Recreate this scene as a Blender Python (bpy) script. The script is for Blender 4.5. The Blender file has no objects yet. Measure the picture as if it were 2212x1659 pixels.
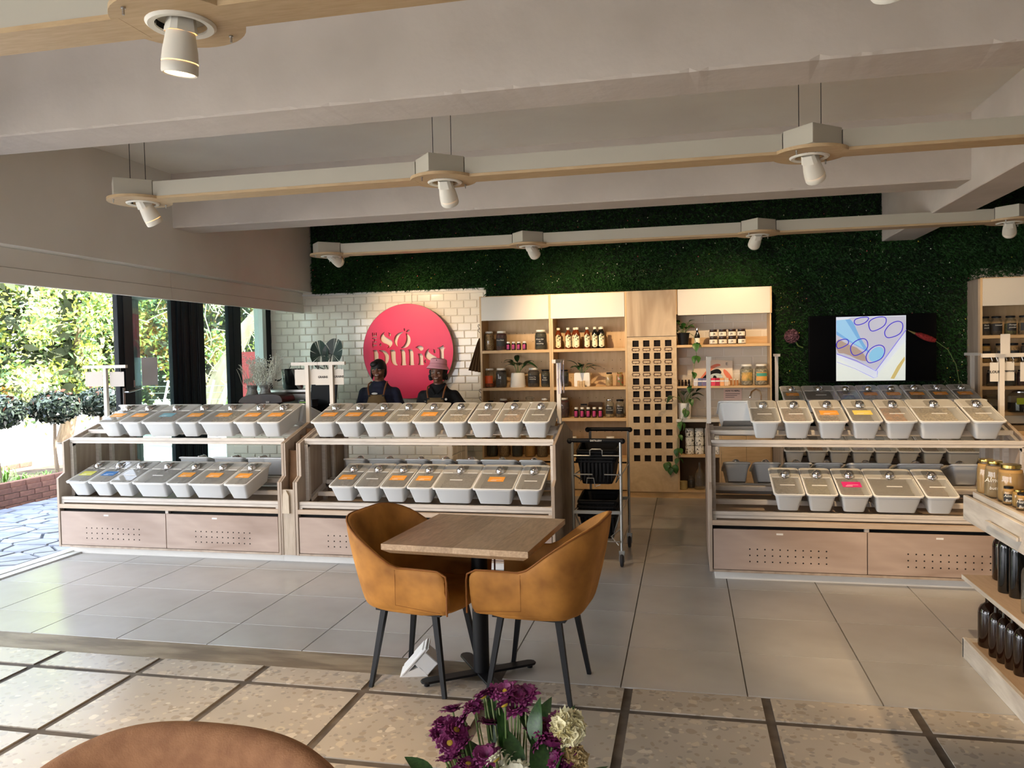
import bpy, bmesh, math, random
import numpy as np
from mathutils import Matrix, Vector
R = random.Random(7)
NR = np.random.RandomState(5)
sc = bpy.context.scene
COL = sc.collection
PI = math.pi

# ------------------------------------------------------------------ camera, sky, sun, exposure
HC = 1.6375
def make_camera():
    f, yaw, pitch, roll = 1706.9, math.radians(12.426), math.radians(-2.063), math.radians(-1.13)
    fwd = Vector((-math.sin(yaw)*math.cos(pitch), math.cos(yaw)*math.cos(pitch), math.sin(pitch)))
    right = Vector((math.cos(yaw), math.sin(yaw), 0)); up = right.cross(fwd)
    r2 = math.cos(roll)*right + math.sin(roll)*up
    u2 = -math.sin(roll)*right + math.cos(roll)*up
    cam = bpy.data.cameras.new('camera'); o = bpy.data.objects.new('camera', cam)
    m = Matrix((r2, u2, -fwd)).transposed().to_4x4(); m.translation = (0, 0, HC)
    o.matrix_world = m
    cam.sensor_width = 36; cam.sensor_fit = 'HORIZONTAL'; cam.lens = f/2212*36
    cam.clip_start = 0.05; cam.clip_end = 200
    COL.objects.link(o); sc.camera = o
make_camera()
vs = sc.view_settings
vs.view_transform = 'Standard'; vs.look = 'None'; vs.gamma = 1.0; vs.exposure = 0.5
vs.use_curve_mapping = False
cy = sc.cycles
cy.max_bounces = 6; cy.diffuse_bounces = 4; cy.glossy_bounces = 3; cy.transmission_bounces = 4
cy.transparent_max_bounces = 10; cy.caustics_reflective = False; cy.caustics_refractive = False
cy.sample_clamp_indirect = 6.0; cy.use_adaptive_sampling = True; cy.adaptive_threshold = 0.03
cy.use_denoising = True

SKY = 6.0; SUN = 24.0; SPOT = 1.05
w = bpy.data.worlds.new('sky'); sc.world = w; w.use_nodes = True
nt = w.node_tree; bg = nt.nodes['Background']
tc = nt.nodes.new('ShaderNodeTexCoord'); sep = nt.nodes.new('ShaderNodeSeparateXYZ')
ramp = nt.nodes.new('ShaderNodeValToRGB')
ramp.color_ramp.elements[0].position = 0.0; ramp.color_ramp.elements[0].color = (0.97, 0.97, 1.0, 1)
ramp.color_ramp.elements[1].position = 0.8; ramp.color_ramp.elements[1].color = (0.62, 0.76, 1.0, 1)
nt.links.new(tc.outputs['Generated'], sep.inputs[0]); nt.links.new(sep.outputs['Z'], ramp.inputs[0])
nt.links.new(ramp.outputs[0], bg.inputs[0]); bg.inputs[1].default_value = SKY

def lamp(name, kind, loc, energy, color, rot=None, target=None, **kw):
    l = bpy.data.lights.new(name, kind); l.energy = energy; l.color = color
    for k, v in kw.items(): setattr(l, k, v)
    o = bpy.data.objects.new(name, l); o.location = loc
    if target is not None:
        d = Vector(target)-Vector(loc); o.rotation_euler = d.to_track_quat('-Z', 'Y').to_euler()
    elif rot: o.rotation_euler = rot
    COL.objects.link(o); return o
lamp('sun', 'SUN', (10, 10, 30), SUN, (1.0, 0.93, 0.80), target=(10-13, 10-5, 30-17), angle=0.01)
# sky portals in the openings (they add no light, they only guide the sampling of the sky)
def portal(loc, size, rot):
    l = bpy.data.lights.new('portal', 'AREA'); l.shape = 'RECTANGLE'; l.size, l.size_y = size
    o = bpy.data.objects.new('portal', l); o.location = loc; o.rotation_euler = rot
    l.cycles.is_portal = True; COL.objects.link(o)
portal((-5.40, 2.2, 1.22), (14.3, 2.5), (PI/2, 0, -PI/2))
portal((-2.5, -4.95, 1.4), (3.4, 2.2), (-PI/2, 0, PI))

# ------------------------------------------------------------------ helpers
def lin(c):
    out = []
    for x in c[:3]:
        x = x/255.0
        out.append(x/12.92 if x <= 0.04045 else ((x+0.055)/1.055)**2.4)
    return (*out, 1.0)
MATS = {}
def mat(name, c=(200,200,200), rough=0.6, metal=0.0, spec=0.5, c2=None, scale=5.0, stretch=(1,1,1), detail=3.0,
        bump=0.0, bscale=None, rnd=0.0, sheen=0.0, emit=0.0, alpha=1.0, coat=0.0, lo=0.35, hi=0.65, trans=0.0, sub=0.0):
    if name in MATS: return MATS[name]
    m = bpy.data.materials.new(name); m.use_nodes = True; t = m.node_tree; n = t.nodes; L = t.links
    p = n['Principled BSDF']; p.inputs['Roughness'].default_value = rough; p.inputs['Metallic'].default_value = metal
    p.inputs['Specular IOR Level'].default_value = spec; p.inputs['Base Color'].default_value = lin(c)
    if sheen: p.inputs['Sheen Weight'].default_value = sheen; p.inputs['Sheen Tint'].default_value = lin(c)
    if coat: p.inputs['Coat Weight'].default_value = coat; p.inputs['Coat Roughness'].default_value = 0.15
    if alpha < 1: p.inputs['Alpha'].default_value = alpha
    if emit: p.inputs['Emission Color'].default_value = lin(c); p.inputs['Emission Strength'].default_value = emit
    src = None
    if c2 is not None or bump or rnd:
        tcn = n.new('ShaderNodeTexCoord'); mp = n.new('ShaderNodeMapping'); mp.inputs['Scale'].default_value = stretch
        L.new(tcn.outputs['Object'], mp.inputs[0])
    if c2 is not None:
        nz = n.new('ShaderNodeTexNoise'); nz.inputs['Scale'].default_value = scale; nz.inputs['Detail'].default_value = detail
        L.new(mp.outputs[0], nz.inputs['Vector'])
        cr = n.new('ShaderNodeValToRGB'); e = cr.color_ramp.elements
        e[0].position = lo; e[0].color = lin(c); e[1].position = hi; e[1].color = lin(c2)
        L.new(nz.outputs['Fac'], cr.inputs[0]); src = cr.outputs[0]
    if rnd:
        oi = n.new('ShaderNodeObjectInfo'); mr = n.new('ShaderNodeMapRange')
        mr.inputs[3].default_value = 1-rnd; mr.inputs[4].default_value = 1+rnd
        L.new(oi.outputs['Random'], mr.inputs[0])
        hs = n.new('ShaderNodeHueSaturation')
        if src: L.new(src, hs.inputs['Color'])
        else: hs.inputs['Color'].default_value = lin(c)
        L.new(mr.outputs[0], hs.inputs['Value']); src = hs.outputs[0]
    if src: L.new(src, p.inputs['Base Color'])
    if bump:
        nb = n.new('ShaderNodeTexNoise'); nb.inputs['Scale'].default_value = bscale or scale; nb.inputs['Detail'].default_value = 4
        L.new(mp.outputs[0], nb.inputs['Vector'])
        b = n.new('ShaderNodeBump'); b.inputs['Strength'].default_value = bump; b.inputs['Distance'].default_value = 0.01
        L.new(nb.outputs['Fac'], b.inputs['Height']); L.new(b.outputs[0], p.inputs['Normal'])
    MATS[name] = m; return m
def wood(name, c, c2, along='z', scale=6.0, rough=0.55, ring=0.55, rnd=0.0, coat=0.0):
    """Plywood or timber: long-grain noise plus distorted rings, in object space."""
    if name in MATS: return MATS[name]
    m = bpy.data.materials.new(name); m.use_nodes = True; t = m.node_tree; n = t.nodes; L = t.links
    p = n['Principled BSDF']; p.inputs['Roughness'].default_value = rough
    if coat: p.inputs['Coat Weight'].default_value = coat
    tcn = n.new('ShaderNodeTexCoord'); mp = n.new('ShaderNodeMapping')
    s = {'x': (0.16, 1, 1), 'y': (1, 0.16, 1), 'z': (1, 1, 0.16)}[along]
    mp.inputs['Scale'].default_value = s
    L.new(tcn.outputs['Object'], mp.inputs[0])
    nz = n.new('ShaderNodeTexNoise'); nz.inputs['Scale'].default_value = scale; nz.inputs['Detail'].default_value = 4; nz.inputs['Distortion'].default_value = 0.6
    L.new(mp.outputs[0], nz.inputs['Vector'])
    mu = n.new('ShaderNodeMath'); mu.operation = 'MULTIPLY'; mu.inputs[1].default_value = 7.0; L.new(nz.outputs['Fac'], mu.inputs[0])
    fr = n.new('ShaderNodeMath'); fr.operation = 'PINGPONG'; fr.inputs[1].default_value = 0.5; L.new(mu.outputs[0], fr.inputs[0])
    n2 = n.new('ShaderNodeTexNoise'); n2.inputs['Scale'].default_value = scale*14; n2.inputs['Detail'].default_value = 2
    L.new(mp.outputs[0], n2.inputs['Vector'])
    mx = n.new('ShaderNodeMix'); mx.inputs[0].default_value = 1-ring
    L.new(fr.outputs[0], mx.inputs[2]); L.new(n2.outputs['Fac'], mx.inputs[3])
    cr = n.new('ShaderNodeValToRGB'); e = cr.color_ramp.elements; e[0].position = 0.12; e[0].color = lin(c2); e[1].position = 0.62; e[1].color = lin(c)
    L.new(mx.outputs[0], cr.inputs[0]); src = cr.outputs[0]
    if rnd:
        oi = n.new('ShaderNodeObjectInfo'); mr = n.new('ShaderNodeMapRange'); mr.inputs[3].default_value = 1-rnd; mr.inputs[4].default_value = 1+rnd
        L.new(oi.outputs['Random'], mr.inputs[0]); hs = n.new('ShaderNodeHueSaturation'); L.new(src, hs.inputs['Color']); L.new(mr.outputs[0], hs.inputs['Value']); src = hs.outputs[0]
    L.new(src, p.inputs['Base Color'])
    MATS[name] = m; return m
def glass(name, tint=(245,250,248), clear=0.85, rough=0.03, body=None, gl=0.12):
    """Thin glass or clear plastic: transparent, a milky body and a glossy skin by fresnel."""
    if name in MATS: return MATS[name]
    m = bpy.data.materials.new(name); m.use_nodes = True; t = m.node_tree; n = t.nodes; L = t.links
    n.remove(n['Principled BSDF']); out = n['Material Output']
    tr = n.new('ShaderNodeBsdfTransparent'); tr.inputs[0].default_value = lin(tint)
    df = n.new('ShaderNodeBsdfDiffuse'); df.inputs[0].default_value = lin(body or tint)
    m1 = n.new('ShaderNodeMixShader'); m1.inputs[0].default_value = 1-clear
    L.new(tr.outputs[0], m1.inputs[1]); L.new(df.outputs[0], m1.inputs[2])
    gs = n.new('ShaderNodeBsdfGlossy'); gs.inputs['Roughness'].default_value = rough
    lw = n.new('ShaderNodeLayerWeight'); lw.inputs[0].default_value = 0.35
    mr = n.new('ShaderNodeMapRange'); mr.inputs[3].default_value = gl*0.35; mr.inputs[4].default_value = min(1, gl*5)
    L.new(lw.outputs['Fresnel'], mr.inputs[0])
    m2 = n.new('ShaderNodeMixShader'); L.new(mr.outputs[0], m2.inputs[0]); L.new(m1.outputs[0], m2.inputs[1]); L.new(gs.outputs[0], m2.inputs[2])
    L.new(m2.outputs[0], out.inputs[0]); MATS[name] = m; return m

class MB:
    """Collects simple solids and turns them into ONE mesh object."""
    def __init__(s): s.v = []; s.f = []
    def add(s, vs, fs):
        b = len(s.v); s.v += [tuple(p) for p in vs]; s.f += [tuple(b+i for i in f) for f in fs]; return s
    def box(s, x0, x1, y0, y1, z0, z1):
        return s.add([(x0,y0,z0),(x1,y0,z0),(x1,y1,z0),(x0,y1,z0),(x0,y0,z1),(x1,y0,z1),(x1,y1,z1),(x0,y1,z1)],
                     [(3,2,1,0),(4,5,6,7),(0,1,5,4),(1,2,6,5),(2,3,7,6),(3,0,4,7)])
    def boxc(s, c, d, m=None):
        x, y, z = c; a, b, e = d[0]/2, d[1]/2, d[2]/2
        v = [(x+i*a, y+j*b, z+k*e) for k in (-1,1) for i, j in ((-1,-1),(1,-1),(1,1),(-1,1))]
        if m: v = [tuple(m @ Vector(p)) for p in v]
        return s.add(v, [(3,2,1,0),(4,5,6,7),(0,1,5,4),(1,2,6,5),(2,3,7,6),(3,0,4,7)])
    def frust(s, r0, r1, z0, z1, n=16, c=(0,0), cap=True):
        return s.lathe([(r0,z0),(r1,z1)], n, c, cap)
    def lathe(s, prof, n=20, c=(0,0), cap=True, z=0.0):
        vs = []
        for r, h in prof:
            for i in range(n):
                a = 2*PI*i/n; vs.append((c[0]+r*math.cos(a), c[1]+r*math.sin(a), z+h))
        fs = []
        for k in range(len(prof)-1):
            for i in range(n):
                j = (i+1) % n; fs.append((k*n+i, k*n+j, (k+1)*n+j, (k+1)*n+i))
        if cap:
            if prof[0][0] > 1e-5: fs.append(tuple(reversed(range(n))))
            if prof[-1][0] > 1e-5: fs.append(tuple((len(prof)-1)*n+i for i in range(n)))
        return s.add(vs, fs)
    def tube(s, pts, r, n=8, cap=True, sq=False):
        pts = [Vector(p) for p in pts]; m = len(pts); rs = r if isinstance(r, (list, tuple)) else [r]*m
        vs = []; ref = None
        for k in range(m):
            d = (pts[min(k+1, m-1)]-pts[max(k-1, 0)]).normalized()
            if ref is None:
                ref = Vector((0,0,1)) if abs(d.z) < 0.9 else Vector((1,0,0))
            a = d.cross(ref).normalized(); b = d.cross(a).normalized(); ref = -b if abs(b.dot(ref)) > 0 and b.dot(ref) < 0 else b
            ref = -b if (-b).dot(ref) > 0 else b
            for i in range(n):
                t = 2*PI*(i+(0.5 if sq else 0))/n; q = rs[k]*(1.4142 if sq else 1)
                vs.append(pts[k]+a*math.cos(t)*q+b*math.sin(t)*q)
        fs = []
        for k in range(m-1):
            for i in range(n):
                j = (i+1) % n; fs.append((k*n+i, k*n+j, (k+1)*n+j, (k+1)*n+i))
        if cap: fs += [tuple(reversed(range(n))), tuple((m-1)*n+i for i in range(n))]
        return s.add(vs, fs)
    def prism(s, poly, ax, a, b):
        """poly: list of 2-D points, ax: the axis of extrusion ('x': poly=(y,z), 'y': (x,z), 'z': (x,y))."""
        f = {'x': lambda p, t: (t, p[0], p[1]), 'y': lambda p, t: (p[0], t, p[1]), 'z': lambda p, t: (p[0], p[1], t)}[ax]
        n = len(poly); vs = [f(p, a) for p in poly]+[f(p, b) for p in poly]
        fs = [tuple(range(n)), tuple(reversed(range(n, 2*n)))]+[(i, n+i, n+(i+1) % n, (i+1) % n) for i in range(n)]
        return s.add(vs, fs)
    def sph(s, c, r, n=16, m=10, sc3=(1,1,1), z0=-1.0, z1=1.0):
        t0, t1 = math.asin(z0), math.asin(z1); vs = []; fs = []
        for k in range(m+1):
            t = t0+(t1-t0)*k/m
            for i in range(n):
                a = 2*PI*i/n; vs.append((c[0]+r*sc3[0]*math.cos(t)*math.cos(a), c[1]+r*sc3[1]*math.cos(t)*math.sin(a), c[2]+r*sc3[2]*math.sin(t)))
        for k in range(m):
            for i in range(n):
                j = (i+1) % n; fs.append((k*n+i, k*n+j, (k+1)*n+j, (k+1)*n+i))
        return s.add(vs, fs)
    def tf(s, m):
        s.v = [tuple(m @ Vector(p)) for p in s.v]; return s
    def off(s, d):
        s.v = [(p[0]+d[0], p[1]+d[1], p[2]+d[2]) for p in s.v]; return s
def mesh_of(name, mb):
    me = bpy.data.meshes.new(name); me.from_pydata(mb.v, [], mb.f); me.update(); return me
def np_mesh(name, V, F):
    """V (n,3) float, F (m,k) int with k equal for all faces."""
    me = bpy.data.meshes.new(name); n, k = F.shape
    me.vertices.add(len(V)); me.vertices.foreach_set('co', np.ascontiguousarray(V, dtype=np.float32).ravel())
    me.loops.add(n*k); me.loops.foreach_set('vertex_index', np.ascontiguousarray(F, dtype=np.int32).ravel())
    me.polygons.add(n); me.polygons.foreach_set('loop_start', np.arange(0, n*k, k, dtype=np.int32))
    me.polygons.foreach_set('loop_total', np.full(n, k, dtype=np.int32)); me.update(calc_edges=True); return me
def fixn(me):
    bm = bmesh.new(); bm.from_mesh(me); bmesh.ops.recalc_face_normals(bm, faces=bm.faces); bm.to_mesh(me); bm.free()
def put(name, me, m, parent=None, smooth=False, bevel=0.0, loc=None, angle=35, seg=1):
    if isinstance(me, MB):
        me = mesh_of(name, me); fixn(me)
    if m is not None:
        if not me.materials:
            for q in (m if isinstance(m, (list, tuple)) else [m]): me.materials.append(q)
    if smooth:
        me.polygons.foreach_set('use_smooth', [True]*len(me.polygons)); me.set_sharp_from_angle(angle=math.radians(angle))
    o = bpy.data.objects.new(name, me); COL.objects.link(o)
    if parent is not None: o.parent = parent
    if loc is not None: o.location = loc
    if bevel:
        b = o.modifiers.new('soft_edge', 'BEVEL'); b.width = bevel; b.segments = seg; b.limit_method = 'ANGLE'; b.harden_normals = False
    return o
def tag(o, label=None, cat=None, group=None, kind=None):
    if label: o['label'] = label
    if cat: o['category'] = cat
    if group: o['group'] = group
    if kind: o['kind'] = kind
    return o
def thing(name, label, cat, loc=(0,0,0), rot=(0,0,0), group=None):
    o = bpy.data.objects.new(name, None); COL.objects.link(o); o.empty_display_size = 0.05
    o.location = loc; o.rotation_euler = rot; return tag(o, label, cat, group)
def kids(o): return KID.get(o.name, [c for c in o.children])
KID = {}
def dup(root, loc, rot=None, label=None, group=None, scale=None, skip=()):
    """A copy of a thing with copies of its parts and sub-parts (mesh data shared)."""
    r = root.copy(); COL.objects.link(r); r.location = loc
    if rot is not None: r.rotation_euler = rot
    if scale is not None: r.scale = scale
    if label: r['label'] = label
    if group: r['group'] = group
    for c in root.children:
        if c.name.split('.')[0] in skip: continue
        d = c.copy(); COL.objects.link(d); d.parent = r
        for g in c.children:
            e = g.copy(); COL.objects.link(e); e.parent = d
    return r
def struct(name, mb, m, **k):
    o = put(name, mb, m, **k)
    if k.get('parent') is None: o['kind'] = 'structure'
    return o
def words(body, size, m, parent, loc, rot=(PI/2, 0, 0), ext=0.0008, name='lettering', align='CENTER', shear=0.0, bold=0.0):
    cu = bpy.data.curves.new(name, 'FONT'); cu.body = body; cu.size = size; cu.align_x = align; cu.align_y = 'CENTER'
    cu.extrude = ext; cu.shear = shear; cu.offset = bold; cu.resolution_u = 2
    o = bpy.data.objects.new(name, cu); COL.objects.link(o)
    dg = bpy.context.evaluated_depsgraph_get(); me = bpy.data.meshes.new_from_object(o.evaluated_get(dg))
    bpy.data.objects.remove(o); bpy.data.curves.remove(cu)
    me.materials.clear(); me.materials.append(m)
    q = bpy.data.objects.new(name, me); COL.objects.link(q); q.parent = parent; q.location = loc; q.rotation_euler = rot
    return q
def curve_mesh(name, loops, ext):
    """Flat shape with holes: loops of 2-D points, the first the outline, the rest cut out."""
    cu = bpy.data.curves.new(name, 'CURVE'); cu.dimensions = '2D'; cu.fill_mode = 'BOTH'; cu.extrude = ext
    for lp in loops:
        s = cu.splines.new('POLY'); s.points.add(len(lp)-1)
        for p, q in zip(s.points, lp): p.co = (q[0], q[1], 0, 1)
        s.use_cyclic_u = True
    o = bpy.data.objects.new(name, cu); COL.objects.link(o)
    dg = bpy.context.evaluated_depsgraph_get(); me = bpy.data.meshes.new_from_object(o.evaluated_get(dg))
    bpy.data.objects.remove(o); bpy.data.curves.remove(cu); return me
def chaikin(p, n=2):
    for _ in range(n):
        q = []
        for i in range(len(p)):
            a, b = p[i], p[(i+1) % len(p)]
            q += [(a[0]*.75+b[0]*.25, a[1]*.75+b[1]*.25), (a[0]*.25+b[0]*.75, a[1]*.25+b[1]*.75)]
        p = q
    return p
def scatter_quads(P, size, N=None, spread=1.0, rs=NR, aspect=2.2, fold=True):
    """Leaf-like rhombs at points P (n,3) with random facing; returns V, F."""
    n = len(P); a = rs.normal(size=(n,3))
    if N is not None: a = a*spread+N
    a /= np.linalg.norm(a, axis=1, keepdims=True)+1e-9
    b = rs.normal(size=(n,3)); b -= (b*a).sum(1, keepdims=True)*a; b /= np.linalg.norm(b, axis=1, keepdims=True)+1e-9
    c = np.cross(a, b); s = (size*(0.6+0.8*rs.rand(n)))[:, None] if np.isscalar(size) else size[:, None]
    V = np.stack([P-b*s, P+c*s/aspect+a*s*.12, P+b*s, P-c*s/aspect+a*s*.12], 1).reshape(-1, 3)
    F = np.arange(4*n).reshape(n, 4); return V, F

# ------------------------------------------------------------------ materials
m_ceil = mat('plaster_ceiling', (230,224,212), 0.9, c2=(222,214,202), scale=1.3, bump=0.25, bscale=14)
m_beam = mat('plaster_beam', (208,197,186), 0.9, c2=(198,187,176), scale=2.2, bump=0.5, bscale=9)
m_wallp = mat('wall_paint', (226,222,214), 0.85, c2=(220,215,206), scale=1.5)
m_tile = mat('floor_tile', (182,180,176), 0.22, c2=(168,165,160), scale=2.2, stretch=(1,1,1), rnd=0.04, lo=.3, hi=.7)
m_grout = mat('grout_dark', (78,70,62), 0.8, c2=(104,94,84), scale=9)
m_white = mat('white_paint', (228,226,220), 0.5, c2=(220,218,212), scale=4)
m_plasticw = mat('white_plastic', (210,212,212), 0.38, spec=0.4)
m_rim = mat('bin_rim_plastic', (226,226,223), 0.3)
m_clear = glass('clear_lid', (244,246,242), 0.46, 0.12, body=(224,220,212), gl=0.07)
m_clear2 = glass('clear_lid_flap', (250,250,246), 0.70, 0.05, body=(224,220,210), gl=0.08)
m_chrome = mat('chrome', (225,225,228), 0.10, 1.0)
m_steel = mat('satin_steel', (186,184,180), 0.32, 1.0)
m_black = mat('black_metal', (13,14,16), 0.5, spec=.3)
m_blackp = mat('black_plastic', (13,13,15), 0.55, spec=.25)
m_alu = mat('dark_aluminium', (12,22,30), 0.55, spec=.2)
m_rack = wood('limewashed_timber', (206,198,188), (184,174,162), 'x', 5, ring=.25)
m_rackp = wood('limewashed_panel', (182,166,148), (154,136,119), 'z', 2.2, ring=.6, rnd=0.04)
m_rackd = wood('pink_plywood', (184,164,150), (152,131,117), 'x', 1.6, ring=.75, rnd=0.04)
m_ply = wood('birch_plywood', (218,188,144), (196,162,116), 'z', 2.0, ring=.35, rnd=0.03)
m_plyh = wood('birch_plywood_horizontal', (222,188,138), (194,156,108), 'x', 3.0, ring=.4)
m_plyfig = wood('figured_plywood', (208,186,156), (170,146,118), 'z', 2.6, ring=.85)
m_plycol = wood('pale_plywood', (216,192,156), (196,168,130), 'z', 2.2, ring=.6)
m_trackp = wood('track_plywood', (198,170,130), (178,148,108), 'x', 6, ring=.3)
m_trackw = mat('track_white', (184,177,160), 0.6)
m_gloss = mat('gloss_white_panel', (224,216,202), 0.14, coat=0.4)
m_velvet = mat('mustard_velvet', (202,140,62), 0.75, c2=(134,84,30), scale=7, sheen=0.5, bump=0.1, bscale=60, lo=.25, hi=.75)
m_velvet2 = mat('mustard_piping', (138,82,26), 0.7, sheen=0.4)
m_linen = mat('tan_linen', (168,120,82), 0.85, c2=(150,104,70), scale=30, bump=0.2, bscale=240, sheen=0.2)
m_table = wood('oak_tabletop', (190,158,124), (160,130,98), 'y', 9, rough=0.42, ring=.3)
m_subway = mat('glazed_tile', (232,226,212), 0.12, rnd=0.02)
m_subg = mat('tile_grout', (228,220,206), 0.7)
m_nichet = mat('niche_tile', (222,212,194), 0.2, rnd=0.02)
m_pink = mat('sign_pink', (222,30,88), 0.45)
m_signedge = mat('sign_edge', (110,86,60), 0.5)
m_cream = mat('cream', (236,226,206), 0.4)
m_leaf = mat('leaf_green', (46,88,36), 0.4, c2=(66,112,44), scale=12)
m_leafd = mat('leaf_dark', (22,54,28), 0.35, c2=(34,70,34), scale=10)
m_stem = mat('stem_green', (96,120,62), 0.6)
m_brown = mat('brown_paper', (112,82,54), 0.8, c2=(90,64,42), scale=8)
m_paper = mat('white_paper', (232,230,226), 0.7)
m_ink = mat('ink', (40,38,36), 0.7)
m_chalk = mat('chalk_white', (226,224,214), 0.7)
m_slate = mat('chalk_label', (34,33,32), 0.6)
m_glassj = glass('jar_glass', (246,246,238), 0.965, 0.04, gl=0.09)
m_amber = mat('amber_glass', (30,14,7), 0.08, spec=0.6, coat=0.3)
m_amberc = glass('amber_clear', (120,62,26), 0.88, 0.05, body=(60,28,10), gl=0.12)
m_darkgl = mat('dark_bottle_glass', (10,12,12), 0.08, spec=0.6, coat=0.3)
m_skin = mat('skin', (122,78,58), 0.42, c2=(104,64,48), scale=9)
m_hair = mat('hair_black', (12,10,10), 0.6)
m_hole = mat('hole_dark', (16,10,8), 0.9)
m_gap = mat('recess_black', (8,7,6), 0.9)
m_card = {'o': mat('card_orange', (238,160,62), 0.6), 'y': mat('card_yellow', (240,214,104), 0.6), 'b': mat('card_blue', (44,104,160), 0.6),
          'g': mat('card_green', (200,198,92), 0.6), 'p': mat('card_pink', (220,40,120), 0.6), 't': mat('card_teal', (110,160,172), 0.6)}
# ------------------------------------------------------------------ the setting
def terrazzo():
    m = bpy.data.materials.new('terrazzo'); m.use_nodes = True; t = m.node_tree; n = t.nodes; L = t.links
    p = n['Principled BSDF']; p.inputs['Roughness'].default_value = 0.27
    tcn = n.new('ShaderNodeTexCoord'); oi = n.new('ShaderNodeObjectInfo')
    geo = n.new('ShaderNodeNewGeometry')
    nz = n.new('ShaderNodeTexNoise'); nz.inputs['Scale'].default_value = 9; nz.inputs['Detail'].default_value = 2
    L.new(geo.outputs['Position'], nz.inputs['Vector'])
    ad = n.new('ShaderNodeVectorMath'); ad.operation = 'MULTIPLY_ADD'; ad.inputs[1].default_value = (.06, .06, 0)
    L.new(nz.outputs['Color'], ad.inputs[0]); L.new(geo.outputs['Position'], ad.inputs[2])
    base = n.new('ShaderNodeTexNoise'); base.inputs['Scale'].default_value = 2.0; L.new(geo.outputs['Position'], base.inputs['Vector'])
    cr = n.new('ShaderNodeValToRGB'); e = cr.color_ramp.elements; e[0].position = .3; e[0].color = lin((186,176,162)); e[1].position = .7; e[1].color = lin((172,163,150))
    L.new(base.outputs['Fac'], cr.inputs[0]); prev = cr.outputs[0]
    for scale, th, r0 in ((15, .36, .5), (34, .38, .4)):
        v = n.new('ShaderNodeTexVoronoi'); v.inputs['Scale'].default_value = scale; L.new(ad.outputs[0], v.inputs['Vector'])
        sp = n.new('ShaderNodeSeparateColor'); L.new(v.outputs['Color'], sp.inputs[0])
        c1 = n.new('ShaderNodeMath'); c1.operation = 'LESS_THAN'; c1.inputs[1].default_value = th; L.new(v.outputs['Distance'], c1.inputs[0])
        c2 = n.new('ShaderNodeMath'); c2.operation = 'GREATER_THAN'; c2.inputs[1].default_value = r0; L.new(sp.outputs[0], c2.inputs[0])
        mm = n.new('ShaderNodeMath'); mm.operation = 'MULTIPLY'; L.new(c1.outputs[0], mm.inputs[0]); L.new(c2.outputs[0], mm.inputs[1])
        m2 = n.new('ShaderNodeMath'); m2.operation = 'MULTIPLY'; m2.inputs[1].default_value = .75; L.new(mm.outputs[0], m2.inputs[0])
        cc = n.new('ShaderNodeValToRGB'); q = cc.color_ramp.elements; cc.color_ramp.interpolation = 'CONSTANT'
        q[0].position = 0; q[0].color = lin((158,146,130)); q[1].position = .35; q[1].color = lin((198,184,164))
        k = cc.color_ramp.elements.new(.6); k.color = lin((150,144,136)); k = cc.color_ramp.elements.new(.88); k.color = lin((210,200,184))
        L.new(sp.outputs[1], cc.inputs[0])
        mx = n.new('ShaderNodeMix'); mx.data_type = 'RGBA'; L.new(m2.outputs[0], mx.inputs[0]); L.new(prev, mx.inputs[6]); L.new(cc.outputs[0], mx.inputs[7]); prev = mx.outputs[2]
    L.new(prev, p.inputs['Base Color']); return m
m_terr = terrazzo()
m_thresh = mat('worn_threshold', (120,106,88), 0.6, c2=(156,142,120), scale=5, stretch=(.5,2,1), lo=.4, hi=.6, bump=.2, bscale=30)

fl = struct('floor', MB().box(-5.35, 7.5, -5.2, 9.4, -0.08, -0.006), m_grout)
def tile_mesh(w, d, name):
    b = 0.002; mb = MB()
    mb.add([(0,0,-.006),(w,0,-.006),(w,d,-.006),(0,d,-.006),(b,b,0),(w-b,b,0),(w-b,d-b,0),(b,d-b,0)],
           [(4,5,6,7),(0,1,5,4),(1,2,6,5),(2,3,7,6),(3,0,4,7)])
    me = mesh_of(name, mb); me.materials.append(m_tile); return me
tm = tile_mesh(.5965, .5965, 'tile'); TX = [-5.131+.6*k for k in range(15)]
tl = tile_mesh(.5965, .3565, 'tile_cut'); tr = tile_mesh(.5965, .5415, 'tile_cut')
for k, x in enumerate(TX):
    for j in range(9):
        put('tile', tm, None, fl, loc=(x+.0018, 4.39+.6*j, 0))
    if x < -1.0: put('tile', tl, None, fl, loc=(x+.0018, 4.031, 0))
    else: put('tile', tr, None, fl, loc=(x+.0018, 3.846, 0))
put('threshold_strip', MB().box(-5.3, -1.02, 3.802, 4.026, -.006, -.001), m_thresh, fl)
sm = {}
for j, (y0, y1) in enumerate(((3.606, 3.797), (2.956, 3.562), (2.306, 2.914), (1.656, 2.264), (1.006, 1.614), (.356, .964), (-.294, .314), (-.944,-.336))):
    for k in range(-3, 9):
        x0 = -3.47+.64*k; w_ = .598; yy1 = y1 if x0 < -1.0 or j else 3.836
        key = (j if j < 1 else 1, yy1)
        mb = MB().box(0, w_, 0, yy1-y0, -.006, 0)
        if (j > 0 and 's' in sm): me = sm['s']
        elif j == 0 and yy1 in sm: me = sm[yy1]
        else:
            me = mesh_of('slab', mb); me.materials.append(m_terr); sm['s' if j else yy1] = me
        put('slab', me, None, fl, loc=(x0, y0, 0))
struct('trim_1', MB().box(-5.34, -5.14, -5, 9.35, -.004, .012).box(-5.24, -5.22, -5, 9.35, .012, .02), mat('sill_white', (226,228,226), 0.35))
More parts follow.
